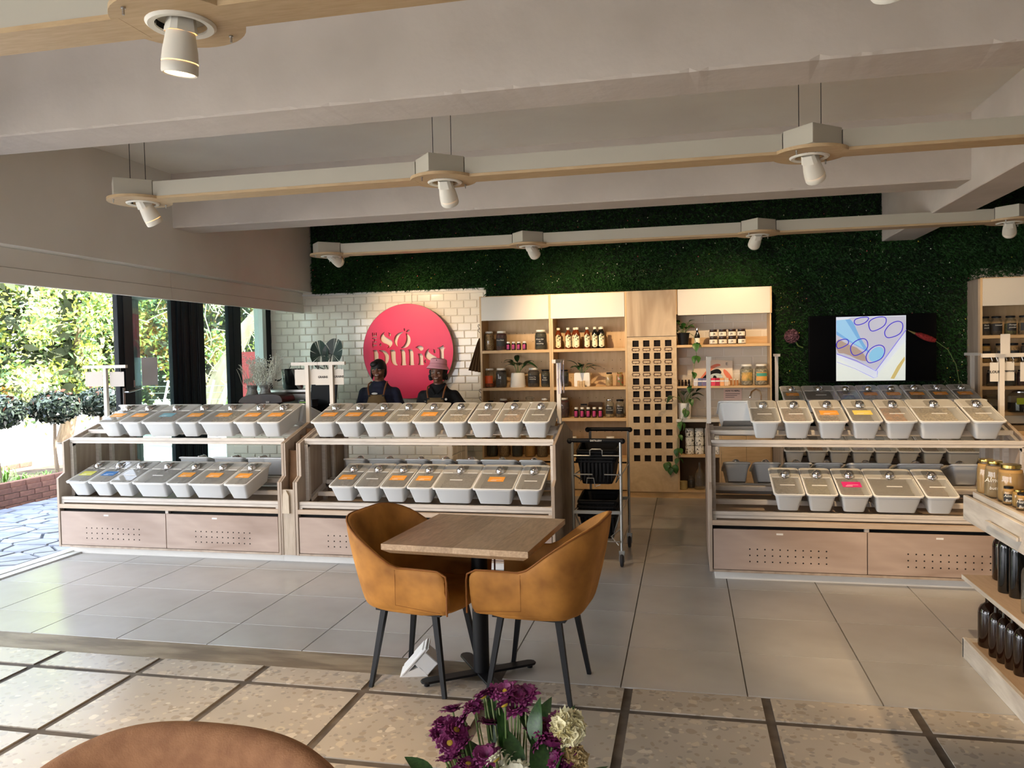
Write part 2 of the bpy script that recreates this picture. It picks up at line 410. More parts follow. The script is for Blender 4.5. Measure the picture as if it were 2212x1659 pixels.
# white bevelled wall tile
def subway_mesh(w, h, m, name='tile'):
    e = .007; d = .007; g = .0012
    mb = MB().add([(g,0,g),(w-g,0,g),(w-g,0,h-g),(g,0,h-g),(e,-d,e),(w-e,-d,e),(w-e,-d,h-e),(e,-d,h-e)],
                  [(4,5,6,7),(0,1,5,4),(1,2,6,5),(2,3,7,6),(3,0,4,7)])
    me = mesh_of(name, mb); me.materials.append(m); return me
wb = struct('wall_back', MB().box(-5.36, 7.5, 9.352, 9.6, -.05, 3.6), m_subg)
sub = subway_mesh(.166, .0896, m_subway); TW, TH = .169, .0926
def tiles(parent, x0, x1, z0, z1, y, me, tw=TW, th=TH, rot=None, flip=False, half=0):
    j = 0; z = z0
    while z+th <= z1+.002:
        x = x0-(tw/2 if (j+half) % 2 else 0)
        while x < x1-.01:
            if x > x0-.01 and x+tw < x1+.03:
                o = put('tile', me, None, parent, loc=((x, y, z) if not rot else (y, x, z)))
                if rot: o.rotation_euler = (0, 0, rot)
            x += tw
        z += th; j += 1
tiles(wb, -5.26, -2.36, 1.03, 2.44, 9.35, sub)
low = MB(); z = .47; j = 0
while z < 1.0:
    x = -5.26-(TW/2 if j % 2 else 0)
    while x < -2.3:
        low.v += [(x+a, 9.35-b, z+c) for a, b, c in ((.001,0,.001),(.165,0,.001),(.165,0,.089),(.001,0,.089),(.007,.006,.007),(.159,.006,.007),(.159,.006,.083),(.007,.006,.083))]
        k = len(low.v)-8; low.f += [tuple(k+i for i in f) for f in ((4,5,6,7),(0,1,5,4),(1,2,6,5),(2,3,7,6),(3,0,4,7))]; x += TW
    z += TH; j += 1
tag(put('tile_field', low, m_subway, wb), kind='stuff')
put('ledge', MB().box(-5.3, -2.37, 9.325, 9.352, 2.445, 2.468), m_white, wb)

# artificial grass cladding
GREEN = mat('grass_green', (20,58,18), 0.7, c2=(34,82,24), scale=3, lo=.3, hi=.7)
backing = mat('grass_backing', (6,22,8), 0.9)
def grass(x0, x1, z0, z1, y, n):
    P = np.stack([NR.uniform(x0, x1, n), np.full(n, y), NR.uniform(z0, z1, n)], 1)
    d = np.stack([NR.normal(0, .7, n), -np.abs(NR.normal(.7, .3, n)), NR.normal(-.15, .55, n)], 1); d /= np.linalg.norm(d, axis=1, keepdims=True)
    s = NR.normal(size=(n,3)); s -= (s*d).sum(1, keepdims=True)*d; s /= np.linalg.norm(s, axis=1, keepdims=True)
    Lh = NR.uniform(.025, .055, n)[:, None]; w_ = .0022
    mid = P+d*Lh*.6+np.array([0, 0, .004]); tip = P+d*Lh+np.array([0, 0, -.012])
    V = np.stack([P-s*w_, P+s*w_, mid+s*w_*1.1, tip], 1).reshape(-1, 3); return V, np.arange(4*n).reshape(n, 4)
gw = thing('grass_wall', 'deep green artificial grass cladding dotted with tiny flowers across the back wall', 'grass wall', (0, 9.35, 2.4))
o0 = np.array([0, 9.35, 2.4])
put('backing', MB().box(-4.64, 7, -.02, .0, -.0+.07, .98).box(.925, 2.97, -.02, 0, -2.3, .07).box(-2.36, .925, -.012, 0, -.2, .07), backing, gw)
vv, ff = [], []; nb = 0
for a in ((-4.63, -1.0, 2.475, 3.0, 26000), (-1, 3.9, 2.40, 3.0, 26000), (-4.63, 2.5, 3.0, 3.37, 12000), (.93, 2.99, 1.0, 2.45, 20000), (-2.36, .93, 2.36, 2.5, 3500), (2.9, 4.4, 2.36, 3.3, 5000)):
    V, F = grass(*a[:4], 9.33, a[4]); vv.append(V-o0); ff.append(F+nb); nb += len(V)
tag(put('blades', np_mesh('blades', np.concatenate(vv), np.concatenate(ff)), GREEN, gw), kind='stuff')
for col, cn, num in (((236,232,214), 'white', 150), ((214,92,96), 'pink', 60), ((222,196,60), 'yellow', 60)):
    mb = MB()
    for i in range(num):
        if R.random() < .6: x, z = R.uniform(-4.6, 4.0), R.uniform(2.49, 3.2)
        else: x, z = R.uniform(.95, 2.95), R.uniform(1.2, 2.45)
        r = R.uniform(.004, .0075); mb.sph((x, 9.35-.065-9.35, z-2.4), r, 5, 3)
    tag(put(cn+'_blossom_specks', mb, mat('blossom_'+cn, col, .6), gw), kind='stuff')
mb = MB()
for i in range(90):
    x, z = (R.uniform(-1, 4.0), R.uniform(2.45, 3.1)) if R.random() < .6 else (R.uniform(.95, 2.9), R.uniform(1.2, 2.45))
    for k in range(3):
        a = R.uniform(-.6, .6)+(-.5, 0, .5)[k]; q = R.uniform(.02, .035)
        mb.tube([(x, -.05, z-2.4), (x+math.sin(a)*q*.6, -.07, z-2.4-math.cos(a)*q*.6), (x+math.sin(a)*q*1.2, -.068, z-2.4-math.cos(a)*q)], .0011, 3)
tag(put('pale_sprig_specks', mb, mat('sprig', (150,158,120), .6), gw), kind='stuff')

# ceiling, beams
ce = struct('ceiling', MB().box(-5.6, 7.5, -5.2, 9.6, 3.385, 3.6), m_ceil)
def rough_beam(x0, x1, y0, y1, z0, z1):
    """A plastered beam with a slightly ragged lower arris."""
    n = 160; vs = []; fs = []
    prof = lambda r: [(y0, z1), (y0, z0+.012+r*.006), (y0+.006+r*.004, z0+.001*r), (y1-.004, z0), (y1, z0+.004), (y1, z1)]
    for i in range(n+1):
        r = R.gauss(0, .7); x = x0+(x1-x0)*i/n
        vs += [(x, y, z) for y, z in prof(r)]
    for i in range(n):
        for k in range(5): a = i*6+k; fs.append((a, a+1, a+7, a+6))
    return MB().add(vs, fs)
for y0, y1 in ((.72, 1.06), (3.66, 3.98), (6.56, 6.9), (-2.2, -1.86)):
    put('beam', rough_beam(-4.66, 2.1, y0, y1, 2.885, 3.39), m_beam, ce)
    put('beam', MB().box(2.43, 7.2, y0, y1, 2.885, 3.39), m_beam, ce)
put('cross_beam', MB().box(2.1, 2.43, -5, 9.35, 2.80, 3.39), m_beam, ce, bevel=.006)
wl = struct('wall_left', MB().box(-5.45, -4.65, -5.1, 9.352, 2.492, 3.4), m_wallp)
for i, (y0, y1, z0, z1) in enumerate(((-5, 6.685, 2.232, 2.345), (6.69, 9.35, 2.232, 2.345), (-5, 6.685, 2.348, 2.488), (6.69, 9.35, 2.348, 2.488))):
    put('soffit_board', MB().box(-4.812, -4.78+(.0 if z0 > 2.3 else .006), y0, y1, z0, z1), m_wallp, wl, bevel=.002)
struct('wall_right', MB().box(7.2, 7.45, -5.2, 9.6, -.05, 3.5), m_wallp)
struct('wall_front', MB().box(-5.5, -4.2, -5.2, -5.0, -.05, 3.5).box(-.8, 7.4, -5.2, -5.0, -.05, 3.5).box(-4.2, -.8, -5.2, -5, 2.5, 3.5).box(-4.2, -.8, -5.2, -5, -.05, .3), m_wallp)
wn = struct('window_1', MB().box(-4.2, -.8, -5.14, -5.08, .3, .36).box(-4.2, -.8, -5.14, -5.08, 2.44, 2.5).box(-2.55, -2.48, -5.14, -5.08, .36, 2.44), m_alu)

# glazed folding doors on the window side
m_pane = glass('door_glass', (228,242,238), 0.92, 0.0, body=(190,210,210), gl=.035)
def leaf(name, x, y0, y1, fr=.07, pane=True, thick=.05, hx=0):
    """One door leaf in the plane x, between y0 and y1."""
    z0, z1 = .02, 2.44
    o = tag(put(name, MB().box(x-thick/2, x+thick/2, y0, y0+fr, z0, z1).box(x-thick/2, x+thick/2, y1-fr, y1, z0, z1)
            .box(x-thick/2, x+thick/2, y0+fr, y1-fr, z0, z0+fr*1.4).box(x-thick/2, x+thick/2, y0+fr, y1-fr, z1-fr, z1), m_alu, bevel=.004), kind='structure')
    if pane: put('pane', MB().box(x-.004, x+.004, y0+fr, y1-fr, z0+fr*1.4, z1-fr), m_pane, o)
    return o
d1 = leaf('door_1', -5.30, 6.56, 7.44, .075)
put('stile', MB().box(-5.33, -5.27, 6.635, 6.76, .02, 2.44), mat('stile_dark', (18,26,34), .5), d1)
put('door_handle', MB().tube([(-5.27, 6.60, 1.36), (-5.215, 6.60, 1.36), (-5.20, 6.64, 1.37), (-5.20, 6.75, 1.39)], .010, 8), m_steel, d1, smooth=True)
put('lock_plate', MB().box(-5.272, -5.262, 6.585, 6.612, 1.16, 1.40), m_steel, d1)
put('handle_spindle', MB().box(-5.272, -5.264, 6.74, 6.755, 1.40, 1.47), m_steel, d1)
# stacked leaves, seen edge on
for i in range(5):
    y = 7.45+.070*i
    o = tag(put('door_%d' % (i+2), MB().box(-5.30-.02, -5.26+.012*(i % 2), y, y+.052, .02, 2.44), m_alu, bevel=.005), kind='structure')
    put('gasket', MB().box(-5.262, -5.250, y+.052, y+.064, .02, 2.42), m_blackp, o)
    put('leaf_frame', MB().box(-6.0, -5.32, y, y+.045, .02, .12).box(-6.0, -5.32, y, y+.045, 2.34, 2.44).box(-6.05, -5.98, y, y+.045, .02, 2.44), m_alu, o)
o = leaf('window_2', -5.30, 7.84, 8.53, .10)
tag(put('window_3', MB().box(-5.33, -5.27, 8.52, 8.69, .02, 2.44), m_alu, bevel=.005), kind='structure')
put('pane', MB().box(-5.304, -5.296, 8.69, 9.15, .1, 2.42), m_pane, bpy.data.objects['window_3'])
tag(put('trim_2', MB().box(-5.36, -5.24, 9.14, 9.22, .02, 2.44), mat('reveal_pale', (196,206,204), .5)), kind='structure')
tag(put('trim_3', MB().box(-5.36, -5.24, 9.22, 9.345, .02, 2.44), m_alu), kind='structure')
put('sheet', MB().box(-5.266, -5.264, 6.86, 7.10, 1.41, 1.69), mat('paper_bluish', (240,240,255), .6), thing('notice_sheet', 'white paper notice taped to the glass door above its handle', 'notice', (0,0,0)))

# roof overhang and outside wall of the building
struct('trim_4', MB().box(-6.6, -5.35, -5.2, 10.2, 2.5, 2.62), mat('eave', (206,202,196), .7))

# ------------------------------------------------------------------ outside
m_paving = mat('road_paving', (214,210,202), .8, c2=(196,192,184), scale=2)
struct('ground', MB().box(-60, -5.35, -30, 60, -.3, -.075), m_paving)
# crazy paving: cells of a jittered grid, clipped against their neighbours
m_flag = mat('slate_flag', (120,126,140), .5, c2=(150,154,162), scale=6, rnd=.14, bump=.4, bscale=18)
pat = tag(put('patio', MB().box(-7.62, -5.36, 2.0, 9.6, -.074, -.012), mat('flag_joint', (62,66,74), .9)), kind='structure')
cell = []
for i in range(9):
    for j in range(22):
        cell.append((-7.65+.27*(i+.5)+R.uniform(-.12, .12), 3.7+.17*(j+.5)*1.25+R.uniform(-.085, .085)))
def clip(poly, a, b, c):
    out = []
    for i in range(len(poly)):
        p, q = poly[i], poly[(i+1) % len(poly)]; dp = a*p[0]+b*p[1]-c; dq = a*q[0]+b*q[1]-c
        if dp <= 0: out.append(p)
        if dp*dq < 0:
            t = dp/(dp-dq); out.append((p[0]+(q[0]-p[0])*t, p[1]+(q[1]-p[1])*t))
    return out
for i, (cx_, cy_) in enumerate(cell):
    P = [(-7.62, 3.7), (-5.38, 3.7), (-5.38, 9.5), (-7.62, 9.5)]
    for j, (dx, dy) in enumerate(cell):
        if i == j or abs(dx-cx_) > .9 or abs(dy-cy_) > .9: continue
        a, b = (dx-cx_)*.75, (dy-cy_)*1.6; mx, my = (dx+cx_)/2, (dy+cy_)/2
        P = clip(P, a, b, a*mx+b*my-.011*math.hypot(a, b))
        if len(P) < 3: break
    if len(P) >= 3:
        h = R.uniform(-.003, .004); n = len(P); c = (sum(p[0] for p in P)/n, sum(p[1] for p in P)/n)
        top = [(c[0]+(p[0]-c[0])*.95, c[1]+(p[1]-c[1])*.95, h) for p in P]; bot = [(p[0], p[1], -.012) for p in P]
        put('flagstone', MB().add(bot+top, [tuple(range(n, 2*n))]+[(k, (k+1) % n, n+(k+1) % n, n+k) for k in range(n)]), m_flag, pat)
# brick planter
m_brick = mat('rustic_brick', (146,104,86), .85, c2=(120,82,70), scale=14, rnd=.16, bump=.6, bscale=30)
pl = tag(thing('planter', 'low curved planter wall of rough brown bricks beyond the flagstone patio', 'planter', (-7.75, 6.5, -.07)))
put('soil', MB().box(-1.5, .02, -3, 3.6, .02, .2), mat('soil', (70,54,42), .95, c2=(98,80,60), scale=12), pl)
put('mortar', MB().box(.0, .08, -3, 3.6, 0, .28).box(-1.6, -1.52, -3, 3.6, 0, .31), mat('mortar', (120,108,98), .9), pl)
bme = mesh_of('brick', MB().box(-.005, .085, .004, .216, .004, .062)); bme.materials.append(m_brick)
for j in range(5):
    for i in range(17):
        y = -.6+.22*i-(.11 if j % 2 else 0)
        b = put('brick', bme, None, pl, loc=(.006+R.uniform(-.004, .006), y, .066*j-.04)); b.scale = (1, 1, 1)
for i in range(17):
    put('coping_brick', bme, None, pl, loc=(-.01, -.6+.22*i, .285)); put('brick', bme, None, pl, loc=(-1.6, -.6+.22*i, .25))
# strappy plants in the planter
m_strap = mat('strap_leaf', (120,176,72), .5, c2=(176,214,120), scale=20)
def strap_plant(x, y, z, n=26, s=.16, label='', name='strap_leaf_plant'):
    t = thing(name, label, 'plant', (x, y, z)); mb = MB()
    for i in range(n):
        a = R.uniform(0, 2*PI); l = s*R.uniform(.7, 1.2); h = s*R.uniform(.4, .9); w_ = .006
        p = [(0,0,0), (math.cos(a)*l*.4, math.sin(a)*l*.4, h), (math.cos(a)*l*.8, math.sin(a)*l*.8, h*.95), (math.cos(a)*l, math.sin(a)*l, h*.5)]
        q = (-math.sin(a)*w_, math.cos(a)*w_, 0); k = len(mb.v)
        for (u, s_) in zip(p, (1, 1.2, .9, .1)): mb.v += [(u[0]-q[0]*s_, u[1]-q[1]*s_, u[2]), (u[0]+q[0]*s_, u[1]+q[1]*s_, u[2])]
        mb.f += [(k+2*j, k+2*j+1, k+2*j+3, k+2*j+2) for j in range(3)]
    put('leaves', mb, m_strap, t); return t
for i, (x, y, sc_) in enumerate(((-8.0, 7.35, 1.1), (-8.15, 7.75, 1.3), (-7.95, 8.1, 1.2), (-8.35, 8.25, 1.5), (-8.0, 8.55, 1.0), (-8.6, 7.3, 1.2))):
    strap_plant(x, y, .13, 30, .17*sc_, ['light green strappy plant behind the planter wall, close to the first tree trunk', 'light green strappy plant beside the trunk of the first clipped tree',
      'small strappy plant over the coping at the middle of the planter', 'largest strappy plant, set back between two clipped trees', 'low strappy plant at the display end of the planter', 'strappy plant at the far edge of the planter by the glare'][i])
# clipped trees
m_topi = mat('topiary_leaf', (34,46,38), .3, c2=(62,74,60), scale=9, spec=.5)
m_topi2 = mat('topiary_tip', (120,70,54), .5)
m_bark = mat('bark', (150,132,112), .85, c2=(120,102,84), scale=20, stretch=(1,1,.2))
def topiary(x, y, r, zc, label):
    t = thing('clipped_tree', label, 'tree', (x, y, .1)); n = 2600
    d = NR.normal(size=(n,3)); d /= np.linalg.norm(d, axis=1, keepdims=True); rr = r*(NR.uniform(.72, 1.04, n))[:, None]
    P = d*rr*np.array([1,1,.64])+np.array([0, 0, zc-.1]); V, F = scatter_quads(P, .042, d, .7)
    put('crown', np_mesh('crown', V, F), m_topi, t)
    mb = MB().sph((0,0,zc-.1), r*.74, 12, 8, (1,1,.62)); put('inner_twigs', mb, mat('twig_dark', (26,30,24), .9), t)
    n2 = 30; d2 = NR.normal(size=(n2,3)); d2[:,2] = np.abs(d2[:,2]); d2 /= np.linalg.norm(d2, axis=1, keepdims=True)
    V, F = scatter_quads(d2*r*1.04*np.array([1,1,.74])+np.array([0,0,zc-.1]), .035); tag(put('new_shoots', np_mesh('new_shoots', V, F), m_topi2, t), kind='stuff')
    put('trunk', MB().tube([(0.02,0,0), (-.015,0,.4), (.0,0,zc-.1-r*.4)], [.032,.022,.02], 8), m_bark, t, smooth=True)
topiary(-8.25, 8.08, .31, 1.07, 'clipped ball tree at the open end of the planter, cut by the picture edge')
topiary(-8.2, 8.93, .31, 1.07, 'clipped ball tree in the middle of the planter row')
topiary(-8.15, 9.72, .31, 1.09, 'clipped ball tree behind the label stand beside the glass door')
# dense planting behind
def foliage(name, label, c, dims, n, size, cols, trunk=None, cat='tree'):
    t = thing(name, label, cat, (c[0], c[1], -.07)); k = len(cols)
    nc = 110; cen = NR.uniform(-1, 1, (nc,3)); 
    for i, m in enumerate(cols):
        q = cen[NR.randint(0, nc, n//k)]; P = q*.85+NR.normal(0, .085, (n//k, 3)); P = P*np.array(dims)/1.0; P[:,2] += c[2]+.07
        P = P[P[:,2] > .15]
        V, F = scatter_quads(P, size, None); put(['foliage', 'sunlit_foliage', 'shaded_foliage', 'dry_foliage'][i], np_mesh('foliage', V, F), m, t)  # bright and dark leaf colours stand in for sunlit and shaded foliage
    if cat == 'tree':
        V = NR.uniform(-1, 1, (1700,3))*np.array(dims)*.85; V[:,0] -= dims[0]*.35; V[:,2] += c[2]+.07; V, F = scatter_quads(V, .17, None); put('inner_shade', np_mesh('inner_shade', V, F), mat('shade_leaf', (58,66,44), .9), t)  # dark leaf cards put in for the shade inside the crown
    if trunk: put('trunk', MB().tube(trunk, [.16,.12,.07][:len(trunk)] if len(trunk) == 3 else .1, 8), m_bark, t, smooth=True)
    return t
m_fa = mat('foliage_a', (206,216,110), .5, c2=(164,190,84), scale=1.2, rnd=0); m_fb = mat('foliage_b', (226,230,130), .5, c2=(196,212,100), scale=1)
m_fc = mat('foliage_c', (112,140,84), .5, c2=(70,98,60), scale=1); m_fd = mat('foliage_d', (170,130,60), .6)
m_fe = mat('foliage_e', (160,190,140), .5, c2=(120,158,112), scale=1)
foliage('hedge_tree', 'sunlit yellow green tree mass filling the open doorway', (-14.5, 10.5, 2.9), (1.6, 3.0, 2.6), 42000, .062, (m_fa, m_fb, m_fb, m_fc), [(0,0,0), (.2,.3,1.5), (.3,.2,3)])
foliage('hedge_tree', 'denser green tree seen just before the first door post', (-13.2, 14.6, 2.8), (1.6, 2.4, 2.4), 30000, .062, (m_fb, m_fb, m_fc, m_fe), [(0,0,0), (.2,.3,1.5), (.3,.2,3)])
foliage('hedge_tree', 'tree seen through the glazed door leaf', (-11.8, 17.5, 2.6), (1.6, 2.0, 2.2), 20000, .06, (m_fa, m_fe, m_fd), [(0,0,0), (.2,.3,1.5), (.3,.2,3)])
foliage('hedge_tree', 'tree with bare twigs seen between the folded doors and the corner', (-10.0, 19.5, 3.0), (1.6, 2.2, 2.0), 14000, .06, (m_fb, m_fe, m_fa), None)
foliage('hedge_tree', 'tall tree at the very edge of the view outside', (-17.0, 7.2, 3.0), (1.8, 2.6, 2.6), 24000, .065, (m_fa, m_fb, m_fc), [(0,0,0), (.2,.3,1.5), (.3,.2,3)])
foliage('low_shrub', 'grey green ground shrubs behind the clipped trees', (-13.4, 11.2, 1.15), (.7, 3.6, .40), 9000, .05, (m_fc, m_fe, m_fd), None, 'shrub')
# leaning bare tree, twigs and a wire fence seen through the panes
t = thing('leaning_tree', 'pale leaning tree trunk with bare twigs seen between the dark door posts', 'tree', (-9.4, 14.4, -.07))
put('trunk', MB().tube([(-.3,0,.3), (.1,.2,1.5), (.5,.5,2.4), (1.3,1.0,3.5), (2.0,1.4,4.6)], [.24,.19,.15,.12,.08], 10), mat('pale_bark', (196,176,150), .8, c2=(160,140,116), scale=7, stretch=(1,1,.3)), t, smooth=True)
mb = MB()
for i in range(90):
    a = [R.uniform(-.8, 1.0), R.uniform(-.6, .6), R.uniform(1.2, 4.4)]; p = [tuple(a)]
    for k in range(4): a = [a[0]+R.uniform(-.28, .28), a[1]+R.uniform(-.1, .1), a[2]+R.uniform(-.3, .2)]; p.append(tuple(a))
    mb.tube(p, .010, 4)
put('twigs', mb, mat('twig_pale', (206,190,160), .8), t)
t = thing('wire_fence', 'slanted white posts and wires of a fence beyond the doors', 'fence', (-9.3, 13.6, -.07))
for i in range(7): put('post', MB().tube([(-.9+.33*i, 0, .1), (-.55+.33*i, 0, 1.35)], .022, 6), m_white, t)
for i in range(9): put('wire', MB().tube([(-1.0, 0, .2+.13*i), (1.6, 0, .2+.13*i)], .006, 4), m_steel, t)
put('panel', MB().box(-.12, .24, -.02, .02, 0, 1.84), mat('red_panel', (186,58,64), .6), thing('horse_sign', 'tall red panel with a small running horse outside the corner glazing', 'sign', (-6.14, 10.3, -.075)))
hp = [(-.09,0),(-.05,.03),(0,.035),(.05,.04),(.08,.07),(.10,.06),(.08,.03),(.06,.0),(.09,-.05),(.05,-.02),(.0,-.01),(-.03,-.05),(-.05,-.01),(-.08,-.04),(-.07,0)]
put('horse_emblem', MB().prism(hp, 'y', -.03, -.02).off((0, 0, 1.42)), mat('horse_brown', (70,50,30), .7), bpy.data.objects['horse_sign'])
t = thing('white_outbuilding', 'bright white building corner seen past the red panel', 'building', (-6.9, 12.6, -.07))
put('wall', MB().box(-.1, 2.5, 0, 3, 0, 2.9), m_white, t); put('roof', MB().box(-.3, 2.8, -.3, 3.3, 2.9, 3.1), mat('outroof', (180,176,170), .7), t)
# ------------------------------------------------------------------ suspended light tracks and their spotlights
def track(y, x0, x1, nodes, label, z=2.70):
    t = thing('light_track', label, 'light track', (0, y, z))
    ends = [x0]+[n for n in nodes]+[x1]; segs = []
    prev = x0
    for n in nodes:
        if n-.155 > prev: segs.append((prev, n-.155))
        prev = n+.155
    if x1 > prev: segs.append((prev, x1))
    for a, b in segs:
        put('side_board', MB().box(a, b, -.075, .075, .018, .112), m_trackw, t)
        put('base_board', MB().box(a+.001, b-.001, -.078, .078, 0, .017), m_trackp, t)
    for n in nodes:
        sq = [(n-.225, 0), (n-.12, -.075), (n-.02, -.225), (n+.15, -.078), (n+.17, 0), (n+.15, .078), (n-.02, .2), (n-.12, .078)]
        sq = [(n-.150, -.076), (n-.02, -.225), (n+.150, -.076), (n+.150, .076), (n-.02, .225), (n-.150, .076)]
        put('node_box', MB().prism(sq, 'z', .019, .122), m_trackw, t, bevel=.002)
        N = 40; ring = [(n+.20*math.cos(2*PI*i/N), .20*math.sin(2*PI*i/N)) for i in range(N)]
        put('node_plate', curve_mesh('node_plate', [ring, [(n+.085*math.cos(2*PI*i/24), .085*math.sin(2*PI*i/24)) for i in range(24)]], .009), m_trackp, t, loc=(0, 0, .0095))
        for dx, dy in ((-.09, -.14), (.10, .13)): put('screw', MB().lathe([(.007, -.004), (.007, .0), (.004, .0), (.004, -.022)], 8, (n+dx, dy)), m_steel, t)
        for dx in (-.06, .055): put('wire', MB().tube([(n+dx, -.01, .11), (n+dx, -.01, .686)], .0022, 5), m_black, t)
    return t
NX1 = (-3.52, -1.42, .68, 2.78); NX2 = (-3.58, -1.48, .66, 2.75, 4.85); NX0 = (-3.60, -1.54, .52, 2.6)
track(4.63, -3.66, 5.2, NX1, 'middle suspended plywood light track with white sides, over the tub displays')
track(7.62, -3.70, 5.4, NX2, 'farthest suspended light track, in front of the green wall')
track(2.24, -5.0, 4.4, NX0, 'near suspended plywood light track at the top edge of the view')
m_lens = mat('lamp_lens', (255,206,150), .3, emit=14.0)
m_slot = mat('lamp_glow_slot', (255,190,110), .4, emit=2.5)
m_can = mat('lamp_white', (226,220,206), .45)
def spotlight(loc, target, label, power=60, size=62, blend=.7):
    x, y, z = loc; t = thing('spotlight', label, 'spotlight', (x, y, z), group=None)
    put('trim_ring', MB().lathe([(.078,.012),(.078,-.006),(.098,-.009),(.106,-.002),(.106,.001)], 32, cap=False), m_can, t, smooth=True)
    put('recess', MB().lathe([(.078,.0),(.076,.10),(.001,.10)], 24, cap=False), m_blackp, t)
    d = (Vector(target)-Vector((x, y, z-.03))).normalized(); q = d.to_track_quat('-Z', 'Y').to_matrix().to_4x4()
    q2 = Matrix.Translation((0, 0, .005)) @ q
    sqr = lambda r, h: [(r*c, r*s, h) for c, s in ((1,.62),(.62,1),(-.62,1),(-1,.62),(-1,-.62),(-.62,-1),(.62,-1),(1,-.62))]
    mb = MB(); A = sqr(.036, .02)+sqr(.044, -.03); mb.add(A, [tuple(range(7,-1,-1))]+[(i, (i+1) % 8, 8+(i+1) % 8, 8+i) for i in range(8)])
    mb.lathe([(.044,-.03),(.053,-.085),(.056,-.118),(.056,-.120)], 24, cap=False)
    mb.lathe([(.0525,-.120),(.056,-.126),(.056,-.150),(.053,-.156),(.046,-.154),(.044,-.142)], 24, cap=False)
    put('lamp_head', mb.tf(q2), m_can, t, smooth=True, angle=40)
    put('glow_slot', MB().lathe([(.0515,-.121),(.0515,-.1255)], 24, cap=False).lathe([(.0532,-.119),(.0532,-.127)], 24, cap=False).tf(q2), m_slot, t)
    put('lens', MB().lathe([(.0001,-.138),(.044,-.142)], 24, cap=False).tf(q2), m_lens, t)
    put('yoke', MB().boxc((0, 0, .01), (.05, .012, .05)).tf(q2), m_blackp, t)
    p = Vector((x, y, z))+Vector(q2 @ Vector((0, 0, -.17)))
    lo = lamp('lamp', 'SPOT', p-Vector(loc), power*SPOT, (1.0, .70, .40), target=None, spot_size=math.radians(size), spot_blend=blend, shadow_soft_size=.03)
    lo.rotation_euler = d.to_track_quat('-Z', 'Y').to_euler(); lo.parent = t
    return t
y1, y2, y0 = 4.66, 7.65, 2.25; z = 2.70
spotlight((-3.52, y1, z), (-3.0, 5.9, .6), 'white spotlight on the window end of the middle track', 45, 60)
spotlight((-1.42, y1, z), (-1.45, 6.3, .9), 'white spotlight pointing almost straight down, second on the middle track', 80, 62)
spotlight((.68, y1, z), (1.45, 6.2, .9), 'white spotlight tilted away from the windows, third on the middle track', 110, 62)
spotlight((2.78, y1, z), (2.6, 6.2, .9), 'white spotlight beyond the white cross beam on the middle track', 60)
spotlight((-3.58, y2, z), (-3.15, 9.35, 1.98), 'tilted white spotlight lighting the round pink sign, first on the farthest track', 62, 66, .9)
spotlight((-1.48, y2, z), (-1.1, 9.3, 1.75), 'white spotlight in front of the jar cabinet, second on the farthest track', 84, 84, .9)
spotlight((.66, y2, z), (.35, 9.3, 1.65), 'white spotlight in front of the sink niche, third on the farthest track', 66, 80, .9)
spotlight((2.75, y2, z), (3.3, 9.2, 1.6), 'spotlight on the farthest track where it meets the picture edge', 20, 60)
spotlight((-1.54, y0, z), (-1.9, 2.5, 0), 'large white spotlight hanging from the near track, seen from below', 140, 64)
spotlight((.52, y0, z), (1.5, 4.9, 0), 'spotlight on the near track above the view', 170, 46)
spotlight((2.6, y0, z), (1.75, 3.3, 0), 'added unseen spotlight on the near track, brightening the floor before the bottle shelf', 130, 62)  # lamp added out of view to brighten the floor on this side
lamp('spare', 'SPOT', (.52, 2.25, 2.55), 0.001, (1,1,1), target=(0,3,0))
bpy.data.objects.remove(bpy.data.objects['spare'])

